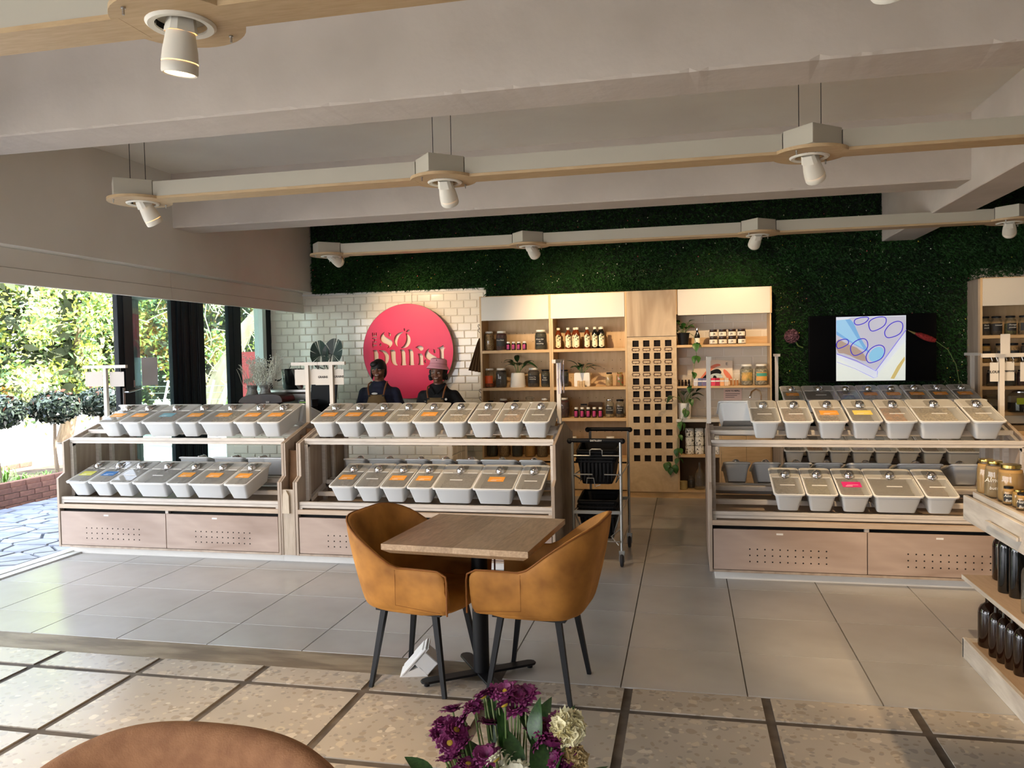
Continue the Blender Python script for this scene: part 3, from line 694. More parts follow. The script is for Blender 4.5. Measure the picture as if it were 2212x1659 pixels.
# ------------------------------------------------------------------ tub displays
UW = 2.1
def display_unit(x, y, label, name='tub_display', drawers=2, hole_x=((.245,.742),(.25,.742)), w=UW, floor_board=True):
    t = thing(name, label, 'display stand', (x, y, 0))
    prof = [(0,.072),(0,.66),(.075,.70),(.075,.965),(.54,1.10),(1.005,.965),(1.005,.70),(1.08,.66),(1.08,.072)]
    for a in (0, w-.022):
        put('side_panel', MB().prism(prof, 'x', a, a+.022), m_rackp, t, bevel=.0015)
        e = a+.022 if a == 0 else a-.03
        fr = MB()
        for py in (.145, .45, .62, .90): fr.box(e, e+.03, py, py+.035, .44, .95 if py in (.145, .90) else 1.04)
        S = .297
        for (ya, za, n_, sg) in ((.02,.455,.47,1),(1.06,.455,.47,-1),(.14,.955,.40,1),(.94,.955,.40,-1)):
            yb = ya+sg*n_; zb = za+n_*S
            pts = [(ya, za-.035), (yb, zb-.035), (yb, zb), (ya, za)]
            fr.prism(pts, 'x', e, e+.03)
        put('end_frame', fr, m_rack, t)
    for nm, (ya, yb, za, zb) in (('front_rail', (.02,.055,.452,.500)), ('upper_rail', (.140,.175,.948,.996)), ('rear_rail', (1.025,1.06,.452,.50)), ('rear_upper_rail', (.905,.94,.948,.996)),
            ('support_rail', (.46,.50,.575,.61)), ('support_rail', (.58,.62,.575,.61)), ('support_rail', (.36,.40,1.012,1.045)), ('support_rail', (.68,.72,1.012,1.045)), ('support_rail', (.30,.335,.50,.535))):
        put(nm, MB().box(.024, w-.024, ya, yb, za, zb), m_rack, t, bevel=.0015)
    put('front_molding', MB().box(.03, w-.03, .0185, .0205, .472, .476).box(.03, w-.03, .1385, .1405, .968, .972), mat('rail_groove', (150,142,132), .7), t)
    put('deck', MB().box(.022, w-.022, .0, 1.06, .405, .44), wood('deck_timber', (196,176,154), (172,150,128), 'x', 4, ring=.4), t)
    put('carcass', MB().box(.022, w-.022, .05, 1.06, .072, .40), m_gap, t)
    put('bottom_board', MB().box(.0, w, .004, 1.07, .070, .086), m_rackp, t)
    dw = (w-.05)/drawers
    for i in range(drawers):
        a = .025+dw*i
        d = put('drawer', MB().box(a+.003, a+dw-.003, .004, .024, .090, .378), m_rackd, t, bevel=.001)
        mb = MB(); h0, h1 = hole_x[i]
        for r in range(3):
            for c in range(11):
                cx = a+dw*(h0+(h1-h0)*c/10); mb.add([(cx+.0056*math.cos(2*PI*k/8), .0032, .200-.044*r+.04+.0056*math.sin(2*PI*k/8)) for k in range(8)], [tuple(range(8))])
        tag(put('perforation', mb, m_hole, d), kind='stuff')
        put('drawer_label', MB().box(a+dw*.42, a+dw*.42+.045, .0025, .0042, .345, .357), m_paper, d)
        put('divider', MB().box(a+dw-.014, a+dw+.014, .02, .05, .375, .405), m_rack, t) if i < drawers-1 else None
    put('plinth', MB().box(.04, w-.03, .085, 1.0, 0, .072), m_white, t)
    return t
U_L = display_unit(-5.29, 5.75, 'display stand of white tubs standing by the open glass doors', hole_x=((.25,.75),(.27,.75)))
U_M = display_unit(-3.06, 5.75, 'display stand of white tubs behind the wooden dining table')
U_R = display_unit(.15, 5.75, 'display stand of white tubs across the aisle, in front of the television')
U_B = display_unit(.92, 8.25, 'display stand against the green wall directly under the television', w=1.92)

# bins -------------------------------------------------------------
def rring(w, l, r, y0, z, n=3):
    p = []
    for cx, cy_, a0 in ((w/2-r, y0+l-r, 0), (-w/2+r, y0+l-r, PI/2), (-w/2+r, y0+r, PI), (w/2-r, y0+r, 1.5*PI)):
        for i in range(n+1):
            a = a0+PI/2*i/n; p.append((cx+r*math.cos(a), cy_+r*math.sin(a), z))
    return p
def loft(rings, close=(True, True)):
    n = len(rings[0]); vs = [p for r in rings for p in r]; fs = []
    for k in range(len(rings)-1):
        for i in range(n): j = (i+1) % n; fs.append((k*n+i, k*n+j, (k+1)*n+j, (k+1)*n+i))
    if close[0]: fs.append(tuple(reversed(range(n))))
    if close[1]: fs.append(tuple((len(rings)-1)*n+i for i in range(n)))
    return MB().add(vs, fs)
BIN = {}
CONT = {'grey': (112,108,104), 'taupe': (132,118,104), 'cream': (206,190,160), 'brown': (96,66,44), 'orange': (206,134,52), 'dark': (44,38,34), 'green': (120,116,70), 'peach': (206,160,120), 'red': (108,50,34), 'white': (214,210,200), 'pinkish': (150,118,104)}
def bin_meshes(k):
    if k in BIN: return BIN[k]
    w = .196 if k == 's' else .306; L = .435; D = {}
    b = w-.062
    tub = loft([rring(b, L-.09, .018, .04, 0), rring(w-.012, L-.012, .022, .006, .136), rring(w-.018, L-.018, .02, .009, .136), rring(b-.012, L-.10, .014, .045, .006)], (True, True))
    rim = loft([rring(w-.014, L-.014, .022, .007, .131), rring(w+.012, L+.012, .028, -.006, .133), rring(w+.014, L+.014, .028, -.007, .143), rring(w-.004, L-.004, .022, .002, .146), rring(w-.02, L-.02, .02, .01, .138), rring(w-.014, L-.014, .022, .007, .124)], (False, False))
    lid = loft([rring(w+.002, L*.40, .02, L*.60, .1450), rring(w+.002, L*.40, .02, L*.60, .1470), rring(w-.03, L*.36, .016, L*.62, .151)], (False, True))
    flap = loft([rring(w-.008, L*.585, .02, .006, .1455), rring(w-.008, L*.585, .02, .006, .1470), rring(w-.024, L*.55, .016, .014, .1490)], (False, True))
    hinge = MB().box(-w*.46, -w*.20, L*.60, L*.625, .148, .1515).box(w*.20, w*.46, L*.60, L*.625, .148, .1515)
    recess = loft([rring(.088, .13, .02, L*.62, .1515), rring(.076, .118, .018, L*.62+.006, .1522)], (False, True))
    for n_, mb, m, s_ in (('tub', tub, m_plasticw, 1), ('rim', rim, m_rim, 1), ('lid', lid, m_clear, 0), ('flap', flap, m_clear2, 0), ('hinge_strip', hinge, mat('hinge_plastic', (210,208,200), .4), 0), ('scoop_rest', recess, glass('rest_plastic', (238,238,232), .55, .1, body=(190,186,178)), 0)):
        me = mesh_of(n_, mb); fixn(me); me.materials.append(m)
        if s_: me.polygons.foreach_set('use_smooth', [True]*len(me.polygons)); me.set_sharp_from_angle(angle=math.radians(40))
        D[n_] = me
    for c, rgb in CONT.items():
        mb = MB(); nx, ny = 9, 14; ww = w-.055; Rr = random.Random(len(c)*7+3)
        for j in range(ny+1):
            for i in range(nx+1):
                mb.v.append((-ww/2+ww*i/nx, .02+(L-.045)*j/ny, .092+.010*Rr.random()-.02*((j/ny-.5)**2)))
        mb.f = [(j*(nx+1)+i, j*(nx+1)+i+1, (j+1)*(nx+1)+i+1, (j+1)*(nx+1)+i) for j in range(ny) for i in range(nx)]
        me = mesh_of('contents', mb); me.materials.append(mat('food_'+c, rgb, .8, c2=tuple(int(v*.62) for v in rgb), scale=70, bump=.6, bscale=90)); D['c_'+c] = me
    for c, m in m_card.items():
        me = mesh_of('label_card', MB().box(-.066, .058, L*.27, L*.46, .150, .1512)); me.materials.append(m); D['k_'+c] = me
        me = mesh_of('card_print', MB().box(-.045, .0, L*.30, L*.315, .1513, .1516).box(-.035, .04, L*.345, L*.352, .1513, .1516)); me.materials.append(m_paper); D['kp_'+c] = me
    me = mesh_of('label_strip', MB().box(-.05, .05, L*.30, L*.325, .150, .1515)); me.materials.append(m_paper); D['k_s'] = me
    BIN[k] = D; return D
sp = None
def scoop_proto():
    t = thing('scoop', 'x', 'scoop')
    mb = MB().sph((0,0,.012), .034, 20, 8, (1,1,1), 0.0, 1.0); mb.lathe([(.034,.012),(.0355,.008),(.034,.0055)], 20, cap=False)
    put('bowl', mb, m_chrome, t, smooth=True, angle=60)
    put('handle', MB().tube([(0,.030,.020),(0,.05,.018),(0,.085,.012)], [.009,.008,.006], 8), m_steel, t, smooth=True)
    put('hook', MB().tube([(0,-.030,.012),(0,-.042,.008),(-.01,-.05,.004)], .0055, 8), m_chrome, t, smooth=True)
    return t
TILT = math.radians(16.5)
scoop0 = scoop_proto(); scoop_used = [False]
ORD = ['first', 'second', 'third', 'fourth', 'fifth', 'sixth', 'seventh', 'eighth', 'ninth']
def bin_(k, x, y, z, back, card, cont, label, group, slabel, scoop=True, tilt=TILT, closed=True):
    D = bin_meshes(k); rz = PI if back else 0
    t = thing('food_tub', label, 'tub', (x, y, z), (tilt, 0, rz), group)
    for n_ in ('tub', 'rim'): put(n_, D[n_], None, t)
    if closed:
        for n_ in ('lid', 'flap', 'hinge_strip', 'scoop_rest'): put(n_, D[n_], None, t)
    put('contents', D['c_'+cont], None, t)
    if card and not back:
        c = put('label_card', D['k_'+card], None, t)
        if card != 's': put('card_print', D['kp_'+card], None, c)
    if scoop:
        m = Matrix.Translation((x, y, z)) @ Matrix.Rotation(rz, 4, 'Z') @ Matrix.Rotation(tilt, 4, 'X')
        p = m @ Vector((0, .435*.655, .148))
        s = scoop0 if not scoop_used[0] else None
        rr = (tilt, 0, rz+R.uniform(-.12, .12))
        if s is None: s = dup(scoop0, p, rr)
        else: s.location = p; s.rotation_euler = rr; scoop_used[0] = True
        s['label'] = slabel; s['group'] = 'chrome scoops on the tubs'
    return t
NOUN = {'o': 'orange card', 'y': 'yellow card', 'b': 'blue card', 'g': 'yellow green card', 'p': 'magenta card', 't': 'teal card', 's': 'thin white label', None: 'plain lid'}
def row(spec, xs, y, z, where, tier, back=False, tilt=TILT, scoop=True):
    """spec: string like 's o grey, w t taupe'; xs: centres."""
    for i, (s_, x) in enumerate(zip(spec.split(','), xs)):
        k, c, f = s_.split(); c = None if c == '-' else c
        o_ = ORD[i] if i < 9 else ORD[i-9]
        lab = '%s tub, %s, %s from the windows, %s tier, %s' % ('wide' if k == 'w' else 'slim', NOUN[c], o_, tier, where)
        if back: lab = '%s tub facing away, %s from the windows, %s tier, %s' % ('wide' if k == 'w' else 'slim', o_, tier, where)
        sl = 'chrome scoop on the %s tub of the %s%s tier, %s' % (o_, 'rear ' if back else '', tier, where)
        bin_(k, x, y, z, back, c, f, lab, 'white lidded food tubs', sl, scoop)
WL, WM, WR, WB = 'door side stand', 'stand behind the table', 'stand across the aisle', 'stand under the television'
FT, FL = (5.917, .993), (5.766, .500)
row('s o cream,s o taupe,w t pinkish,s o cream,w o cream,s o taupe,s o grey', (-4.872,-4.655,-4.381,-4.109,-3.838,-3.567,-3.351), *FT, WL, 'top')
row('s g taupe,s b brown,s s grey,w s grey,s o brown,w o dark,s o taupe', (-5.075,-4.858,-4.646,-4.375,-4.108,-3.847,-3.577), *FL, WL, 'lower')
row('s o taupe,s o brown,s o taupe,s s cream,s o taupe,s s cream,s s pinkish,s s peach,s s grey', (-2.871,-2.654,-2.438,-2.223,-2.006,-1.778,-1.552,-1.336,-1.121), *FT, WM, 'top')
row('s o grey,s s grey,s o dark,s o dark,w s grey,w o dark,s s dark', (-2.656,-2.441,-2.227,-2.008,-1.748,-1.428,-1.160), *FL, WM, 'lower')
row('s s grey,s s pinkish,s o peach,s y dark,s s orange,w s cream,s s cream', (.556,.774,1.005,1.230,1.450,1.722,2.001), *FT, WR, 'top')
row('s s grey,s s green,s p red,w s dark,s s brown', (.693,.908,1.126,1.395,1.667), *FL, WR, 'lower')
RB, RT = (6.813, .500), (6.663, .993)
row('w - dark,w - dark,s - dark,w - dark,s - dark,s - dark', (-4.43,-4.08,-3.80,-3.585,-3.30,-4.75)[:5], *RB, WL, 'lower', True)
row('s - dark,w - dark,s - dark,s - dark,s - dark,w - dark,s - dark', (-2.85,-2.57,-2.28,-2.05,-1.82,-1.55,-1.27), *RB, WM, 'lower', True)
row('s - dark,s - dark,s - dark,s - dark,w - dark,w - dark,s - dark', (.385,.612,.845,1.07,1.36,1.72,2.03), *RB, WR, 'lower', True)
row('w - cream,s - cream', (-4.93,-3.33), *RT, WL, 'top', True, scoop=False)
row('s - cream,w - cream', (-2.90,-1.22), *RT, WM, 'top', True, scoop=False)
row('w - cream,s - cream', (.40,2.02), *RT, WR, 'top', True, scoop=False)
row('s o cream,w s dark,s s grey,s o grey,s o taupe,s o brown,s o dark,s o dark', (1.07,1.34,1.60,1.815,2.03,2.245,2.46,2.68), 8.417, .993, WB, 'top')
row('s - grey,s - orange,s - green,s - cream,s - grey,s - cream,s - red,w - cream', (1.05,1.26,1.47,1.68,1.89,2.10,2.32,2.59), 8.266, .500, WB, 'lower', scoop=False)

# slot between two stands, holding folded brown bags
t = thing('bag_slot', 'narrow upright timber slot between the two long stands', 'bag holder', (-3.188, 5.75, 0))
put('side_panel', MB().prism([(0,.072),(0,.66),(.075,.70),(.075,.965),(.54,1.10),(.54,.072)], 'x', .002, .014), m_rackp, t)
put('side_panel', MB().prism([(0,.072),(0,.66),(.075,.70),(.075,.965),(.54,1.10),(.54,.072)], 'x', .112, .124), m_rackp, t)
put('front_board', MB().box(.014, .112, .006, .03, .072, .60), wood('slot_board', (190,176,158), (168,152,132), 'z', 7, ring=.5), t)
put('plinth', MB().box(-.06, .17, .086, .5, 0, .071), m_white, t)
t = thing('wooden_tag', 'small arrow topped wooden tag on the slot between the stands', 'tag', (-3.125, 5.752, .41))
put('plate', MB().prism([(-.030,0),(.030,0),(.028,.145),(.006,.185),(-.024,.155)], 'y', 0, -.014).off((-.012,0,0)), wood('tag_wood', (204,190,168), (184,168,146), 'z', 7, ring=.3), t)
for i in range(4):
    t = thing('folded_bag', ['front folded brown paper bag in the timber slot', 'second brown paper bag in the timber slot', 'third brown paper bag in the timber slot', 'rearmost brown paper bag in the timber slot'][i], 'paper bag', (-3.125, 5.86+.10*i, .50), (-.06, 0, 0), 'brown bags in the slot')
    put('sheet', MB().box(-.045, .045, 0, .03, .0, .40+.05*i).box(-.047, -.040, -.004, 0, .0, .41+.05*i), m_brown, t)

# stands with hanging section cards
def card_stand(x, y, z0, z1, bar, cards, label, along='x', wbar=.028, card_h=.135, gp='section card stands'):
    t = thing('card_stand', label, 'sign stand', (x, y, z0), group=gp); m = mat('stand_white', (204,196,184), .5)
    put('pole', MB().box(-.02, .012, -.016, .016, 0, z1-z0-.026), m, t)
    a, b = bar; bx = MB().box(a-x, b-x, -.015, .015, z1-z0-.028, z1-z0) if along == 'x' else MB().box(-.016, .012, a-y, b-y, z1-z0-.028, z1-z0)
    put('crossbar', bx, m, t)
    for i, (c, w_, txt, gray) in enumerate(cards):
        mm = mat('card_board', (200,194,184), .6) if not gray else mat('card_back_grey', (176,168,160), .6)
        dz = z1-z0-.028-.03-R.uniform(0, .008); dy = (-.012, .006)[i % 2]
        s = put('hanging_card', MB().box(c-w_/2-x, c+w_/2-x, dy, dy+.003, dz-card_h, dz), mm, t)
        for q in (-.3, .3): put('hook', MB().tube([(c-x+w_*q, 0, z1-z0-.028), (c-x+w_*q+.006, -.006, dz+.012), (c-x+w_*q, dy, dz-.006)], .0022, 5), m_steel, s)
        if txt: words(txt, .026 if len(txt) < 8 else .0155, m_ink, s, (c-x, dy-.0012, dz-card_h*.5), bold=.0006)
    return t
card_stand(-5.205, 6.29, 1.09, 1.622, (-5.44, -4.985), ((-5.325,.185,'',1),(-5.095,.15,'',1)), 'white T-shaped stand with two blank grey cards by the glass doors')
card_stand(-3.19, 6.29, 1.09, 1.615, (-3.34, -3.095), ((-3.26,.095,'',0),(-3.13,.09,'',0)), 'white stand with blank cards at the end of the door side stand')
card_stand(-2.965, 6.29, 1.09, 1.615, (-3.092, -2.842), ((-3.045,.14,'GRAINS',0),(-2.905,.088,'GRAINS',0)), 'white stand with two cards reading GRAINS, before the till')
s = card_stand(-.985, 6.22, 1.09, 1.60, (5.98, 6.42), (), 'upright pole holding edge-on printed price sheets near the shopping trolley', 'y')
for i in range(3): put('price_sheet', MB().prism([(-.10+.06*i, .30),(-.13+.06*i,.36),(-.10+.06*i,.48),(-.10+.06*i+.012,.50),(-.11+.06*i+.012,.36),(-.09+.06*i+.012,.24),(-.10+.06*i+.002,.24)], 'x', .005+.011*i, .012+.012*i), mat('printed_sheet', (214,206,214), .7, c2=(166,156,170), scale=140, stretch=(1,1,4)), s)
s = card_stand(.172, 6.22, 1.09, 1.60, (5.98, 6.42), (), 'pole at the aisle end of the stand across the aisle, seen edge-on', 'y')
s = card_stand(.945, 8.80, 1.09, 1.60, (8.6, 9.0), (), 'pole with a clip beside the sink cabinet and the green wall', 'y')
s = card_stand(2.19, 6.22, 1.09, 1.585, (2.06, 2.44), ((2.137,.055,'FLOUR',0),(2.235,.072,'SUPERFOODS',0),(2.335,.065,'',0)), 'white stand with cards reading FLOUR and SUPERFOODS')
card_stand(2.80, 8.70, 1.09, 1.575, (8.5, 8.9), (), 'thin stand carrying a small plate, against the green wall', 'y')
put('plate', MB().box(-.03, .03, -.06, -.055, .49, .63), mat('card_board', (200,194,184), .6), bpy.data.objects['card_stand.006'] if 'card_stand.006' in bpy.data.objects else s)
t = thing('serving_counter', 'pale plywood counter return joining the stand across the aisle', 'counter', (2.27, 5.8, 0))
put('top', MB().box(0, 1.2, .0, .9, .955, .985), m_plyh, t, bevel=.002); put('body', MB().box(.02, 1.18, .03, .88, .07, .955), m_plyh, t); put('plinth', MB().box(.05, 1.15, .08, .85, 0, .07), m_white, t)
# ------------------------------------------------------------------ jar cabinet, drawer column and sink niche along the back wall
def shelf_case(t, x0, x1, y0, y1, z0, z1, shelves, m, mh, th=.022, back=True):
    for a in (x0, x1-th): put('side_panel', MB().box(a, a+th, y0, y1, z0, z1), m, t)
    put('top_board', MB().box(x0, x1, y0+.01, y1, z1-.02, z1), m, t)
    for z in shelves: put('shelf', MB().box(x0+th, x1-th, y0+.004, y1-.012, z-.034, z), mh, t, bevel=.0012)
    if back: put('back_panel', MB().box(x0+th, x1-th, y1-.012, y1, z0, z1-.02), m, t)
Y0, Y1 = 9.0, 9.338
def pegs(t, x0, x1, zs, y):
    mb = MB()
    for z in zs:
        x = x0
        while x < x1: mb.add([(x+.0045*math.cos(2*PI*k/6), y, z+.0045*math.sin(2*PI*k/6)) for k in range(6)], [tuple(range(6))]); x += .098
    tag(put('peg_holes', mb, m_hole, t), kind='stuff')
def cabinet(x0, x1, label, perf=False):
    c = (x0, Y0, 0); t = thing('jar_cabinet', label, 'shelving', c); w_ = x1-x0
    shelf_case(t, 0, w_, 0, .338, .07, 2.334, (1.70, 1.262, .903, .44), m_ply, m_plyh)
    put('gloss_panel', MB().box(.022 if not perf else .0, w_-.022, -.006, .012, 2.05, 2.326), m_gloss, t, bevel=.002)
    pegs(t, .08, w_-.05, (1.80, 1.90, 1.36, 1.46, 1.56, 1.02, 1.12, .62, .72), .3255)
    put('drawer_front', MB().box(.024, w_-.024, -.002, .016, .085, .385), m_ply, t, bevel=.001)
    put('gap_strip', MB().box(.024, w_-.024, .017, .03, .385, .406), m_gap, t)
    if perf:
        mb = MB()
        for r in range(2):
            for i in range(9): mb.add([(w_*.2+.062*i+.005*math.cos(2*PI*k/8), -.0028, .20-.045*r+.005*math.sin(2*PI*k/8)) for k in range(8)], [tuple(range(8))])
        tag(put('perforation', mb, m_hole, t), kind='stuff')
    put('plinth', MB().box(.0, w_, .02, .3, 0, .07), m_plyh, t)
    return t
cabinet(-2.357, -1.513, 'open birch cabinet of glass jars beside the tiled wall, white gloss header')
cabinet(-1.511, -.645, 'open birch cabinet with juice bottles on its top shelf, white gloss header', True)

t = thing('drawer_column', 'tall plywood column with a grid of square openings and brass label frames', 'cabinet', (-.643, 9.0, 0))
X_ = (.094, .213, .332, .454); Z_ = (1.742, 1.602, 1.462, 1.316, 1.173, 1.029, .885, .742, .595, .448)
loops = [[(0,.07),(.545,.07),(.545,1.815),(0,1.815)]]+[[(x-.0355,z-.0355),(x-.0355,z+.0355),(x+.0355,z+.0355),(x+.0355,z-.0355)] for z in Z_ for x in X_]
o = put('grid_panel', curve_mesh('grid_panel', loops, .009), m_plycol, t, loc=(0, .009-.009, 0)); o.rotation_euler = (PI/2, 0, 0)
put('upper_door', MB().box(.0, .545, -.009, .009, 1.822, 2.334), m_plyfig, t, bevel=.001)
put('carcass', MB().box(.002, .543, .03, .338, .07, 2.33), m_plycol, t)
put('shade_sheet', MB().box(.004, .541, .0105, .0295, .3, 1.8), mat('painted_opening_shade', (18,8,6), .9), t)  # dark sheet stands in for the shade inside the square openings
for z in Z_[:5]:
    for x in X_:
        z_ = z-.066
        f = MB().box(x-.040, x+.040, -.014, -.009, z_+.012, z_+.018).box(x-.040, x+.040, -.014, -.009, z_-.018, z_-.012).box(x-.040, x-.035, -.014, -.009, z_-.012, z_+.012).box(x+.035, x+.040, -.014, -.009, z_-.012, z_+.012)
        f.prism([(x-.040,z_-.004),(x-.040,z_+.004),(x-.050,z_)], 'y', -.013, -.009).prism([(x+.040,z_-.004),(x+.050,z_),(x+.040,z_+.004)], 'y', -.013, -.009).prism([(x-.006,z_-.018),(x,z_-.027),(x+.006,z_-.018)], 'y', -.013, -.009)
        put('label_frame', f, mat('bronze', (92,58,36), .4, .7), t)
put('plinth', MB().box(0, .545, .02, .3, 0, .07), m_plyh, t)

t = thing('sink_cabinet', 'sink niche with white worktop, birch shelves and glossy white header panel', 'cabinet', (-.098, 9.0, 0))
put('gloss_panel', MB().box(.018, 1.0, -.006, .012, 2.047, 2.332), m_gloss, t, bevel=.002)
put('header_box', MB().box(0, 1.0, .012, .338, 2.06, 2.334), m_ply, t); put('end_board', MB().box(1.0, 1.016, -.006, .338, 2.045, 2.334), m_ply, t)
put('side_board', MB().box(.996, 1.012, .02, .338, .07, 2.045), m_ply, t)
for z, th in ((1.717, .028), (1.257, .022)): put('shelf', MB().box(0, .996, .0, .336, z-th, z), m_plyh, t, bevel=.001)
put('shelf_back', MB().box(0, .996, .322, .334, 1.717, 1.80), m_plyh, t)
put('worktop', MB().box(-.012, 1.01, -.02, .336, .858, .892), m_gloss, t, bevel=.002)
for a in (.0, .452, .996-.018): put('upright', MB().box(a, a+.018, .0, .33, .07, .85), m_ply, t)
put('niche_shelf', MB().box(.018, .452, .002, .33, .462, .487), m_plyh, t); put('niche_floor', MB().box(.018, .99, .002, .33, .07, .09), m_plyh, t)
put('niche_back', MB().box(.0, .99, .325, .336, .07, .85), mat('niche_dark', (120,96,70), .8), t)
put('door', MB().box(.472, .735, -.014, .004, .085, .845), m_plyh, t, bevel=.001); put('door', MB().box(.738, .994, -.014, .004, .085, .845), m_plyh, t, bevel=.001)
put('plinth', MB().box(0, 1.0, .02, .3, 0, .07), m_plyh, t)
nt_ = subway_mesh(.207, .095, m_nichet, 'niche_tile')
j = 0; z = .895
while z < 2.05:
    x = .0-(.105 if j % 2 else 0)
    while x < .98:
        if x > -.01: put('niche_tile', nt_, None, t, loc=(x, .350, z))
        x += .21
    z += .098; j += 1
put('splash_backing', MB().box(0, .998, .345, .349, .892, 2.05), m_subg, t)

# glass jars, bottles and other goods ------------------------------
FOOD = {}
def food(n, c, c2=None, s=60): return mat('food_'+n, c, .75, c2=c2 or tuple(int(v*.55) for v in c), scale=s, bump=.5, bscale=s)
def jar(x, y, z, r, h, fc, label, cat='jar', lid='w', fill=.85, tagc=None, txt=(), tsz=.02, group=None, name='glass_jar', nseg=18, fr=.0):
    t = thing(name, label, cat, (x, y, z), group=group)
    pr = [(r*.90,0),(r,.012*h/.2),(r,.70*h),(r*.93,.78*h),(r*.70,.86*h),(r*.68,.90*h),(r*.68,.93*h)]
    put('glass', MB().lathe(pr, nseg, cap=True), m_glassj, t, smooth=True, angle=50)
    if fc: 
        q = [(r*.86,.008),(r*.94,.02)]+([(r*.94,fill*h)] if fill <= .7 else [(r*.94,.70*h),(r*.86,fill*h)])+[(r*.5,fill*h+.003)]
        put('contents', MB().lathe(q, nseg), fc, t, smooth=True)
    lm = {'w': mat('lid_white', (238,234,222), .35), 'b': m_blackp, 'g': mat('lid_gold', (196,170,96), .22, 1.0), 'c': m_chrome}.get(lid)
    if lm: put('lid', MB().lathe([(r*.76,.905*h),(r*.78,.912*h),(r*.78,.985*h),(r*.73,h),(.001,h)], nseg, cap=False), lm, t, smooth=True, angle=40)
    else: put('stopper', MB().lathe([(r*.72,.93*h),(r*.74,.95*h),(r*.74,1.0*h),(r*.4,1.03*h),(.001,1.04*h)], nseg, cap=False), m_glassj, t, smooth=True)
    if tagc:
        n_ = 10; A = [(-PI/2)+(-.85+1.7*i/n_)+fr for i in range(n_+1)]; mb = MB()
        z0_, z1_ = .22*h, .62*h
        mb.v = [((r+.0012)*math.cos(a), (r+.0012)*math.sin(a), zz) for zz in (z0_, z1_) for a in A]
        mb.f = [(i, i+1, n_+2+i, n_+1+i) for i in range(n_)]
        lb = put('label', mb, tagc, t)
        for k, s_ in enumerate(txt):
            words(s_, tsz, m_chalk if tagc == m_slate else m_ink, lb, (0, -(r+.0035), z1_-.24*(z1_-z0_)-k*tsz*1.25), shear=.25 if tagc == m_slate else 0, rot=(PI/2, 0, fr))
    return t
YS = 9.13
oats = food('oats', (196,160,104), (120,84,44), 90); dark = food('dark_tea', (40,32,28), (66,54,44), 90); red = food('berries', (84,30,26), (40,16,14), 50)
green = food('greentea', (64,62,44), (30,30,24), 90); nuts = food('cashew', (226,200,150), (190,150,96), 40); mix = food('sweets', (206,90,60), (120,150,80), 35)
spice = food('spice', (196,142,58), (180,128,50), 30); seeds = food('seeds', (150,124,84), (90,70,46), 90); must = food('mustard', (170,132,60), (150,112,48), 8); pb = food('peanut_butter', (176,138,78), (160,120,64), 6)
jar(-2.278,YS,1.70,.059,.228,oats,'glass jar of rolled nuts and flakes with white lid, upper shelf by the tiles')
jar(-2.128,YS,1.70,.066,.228,red,'jar of rose petals with a chalk written dark label, upper shelf',tagc=m_slate,txt=('Rose Petals',),tsz=.019)
jar(-1.655,YS,1.70,.071,.230,green,'large jar of green leaves with chalk lettering and white lid, upper shelf',tagc=m_slate,txt=('Green Slab','for','everything'),tsz=.020)
def pill(x, z, label, g):
    t = thing('supplement_bottle', label, 'bottle', (x, YS-.02, z), group=g)
    put('bottle', MB().lathe([(.024,0),(.026,.006),(.026,.07),(.019,.082)], 14), m_darkgl, t, smooth=True)
    put('cap', MB().lathe([(.0195,.082),(.0195,.10),(.001,.101)], 14, cap=False), mat('lid_white', (238,234,222), .35), t)
    put('label', MB().add([(.0265*math.cos(a), .0265*math.sin(a), zz) for zz in (.010,.066) for a in [-PI/2-.75+.15*i for i in range(10)]], [(i,i+1,11+i,10+i) for i in range(9)]), mat('label_magenta', (196,60,120), .5, c2=(120,40,96), scale=20), t); return t
P_ = [pill(-2.041,1.70,'small dark bottle with magenta label, first of four on the upper shelf','supplement bottles')]
for x, l in ((-1.978,'small dark bottle with magenta label, second of four on the upper shelf'),(-1.916,'small dark bottle with magenta label, third of four on the upper shelf'),(-1.847,'small dark bottle with magenta label, standing apart as the last of four, upper shelf')): dup(P_[0], (x, YS-.02, 1.70), label=l)
for i, x in enumerate((-1.246,-1.176,-1.106,-1.036,-.965)): dup(P_[0], (x, YS-.04, .903), label='dark supplement bottle with magenta label, %s of five on the third shelf' % ORD[i], scale=(1.05,1.05,1.2))
def juice(x, z, dk, label):
    t = thing('juice_bottle', label, 'bottle', (x, YS, z), group='juice bottles with cream labels')
    put('bottle', MB().lathe([(.034,0),(.0375,.006),(.0375,.165),(.030,.19),(.017,.212),(.0155,.225)], 16), m_darkgl if dk else mat('cider', (112,48,18), .12, c2=(96,38,14), coat=.3), t, smooth=True)
    put('cap', MB().lathe([(.019,.222),(.020,.228),(.020,.247),(.001,.249)], 14, cap=False), mat('cap_cream', (240,232,206), .4), t)
    A = [-PI/2-.95+.19*i for i in range(11)]
    zt = [.145+.022*math.sin(PI*i/10) for i in range(11)]; zb = [.030-.014*math.sin(PI*i/10) for i in range(11)]
    put('label', MB().add([(.0385*math.cos(a), .0385*math.sin(a), q) for a, q in zip(A, zb)]+[(.0385*math.cos(a), .0385*math.sin(a), q) for a, q in zip(A, zt)], [(i,i+1,12+i,11+i) for i in range(10)]), mat('botanical_label', (240,228,190), .5, c2=(70,72,40), scale=46, lo=.52, hi=.62), t); return t
j0 = juice(-1.446, 1.70, False, 'amber juice bottle with cream label, beside the cabinet divider'); j1 = juice(-.943, 1.70, True, 'darkest bottle with cream label, last in the upper row')
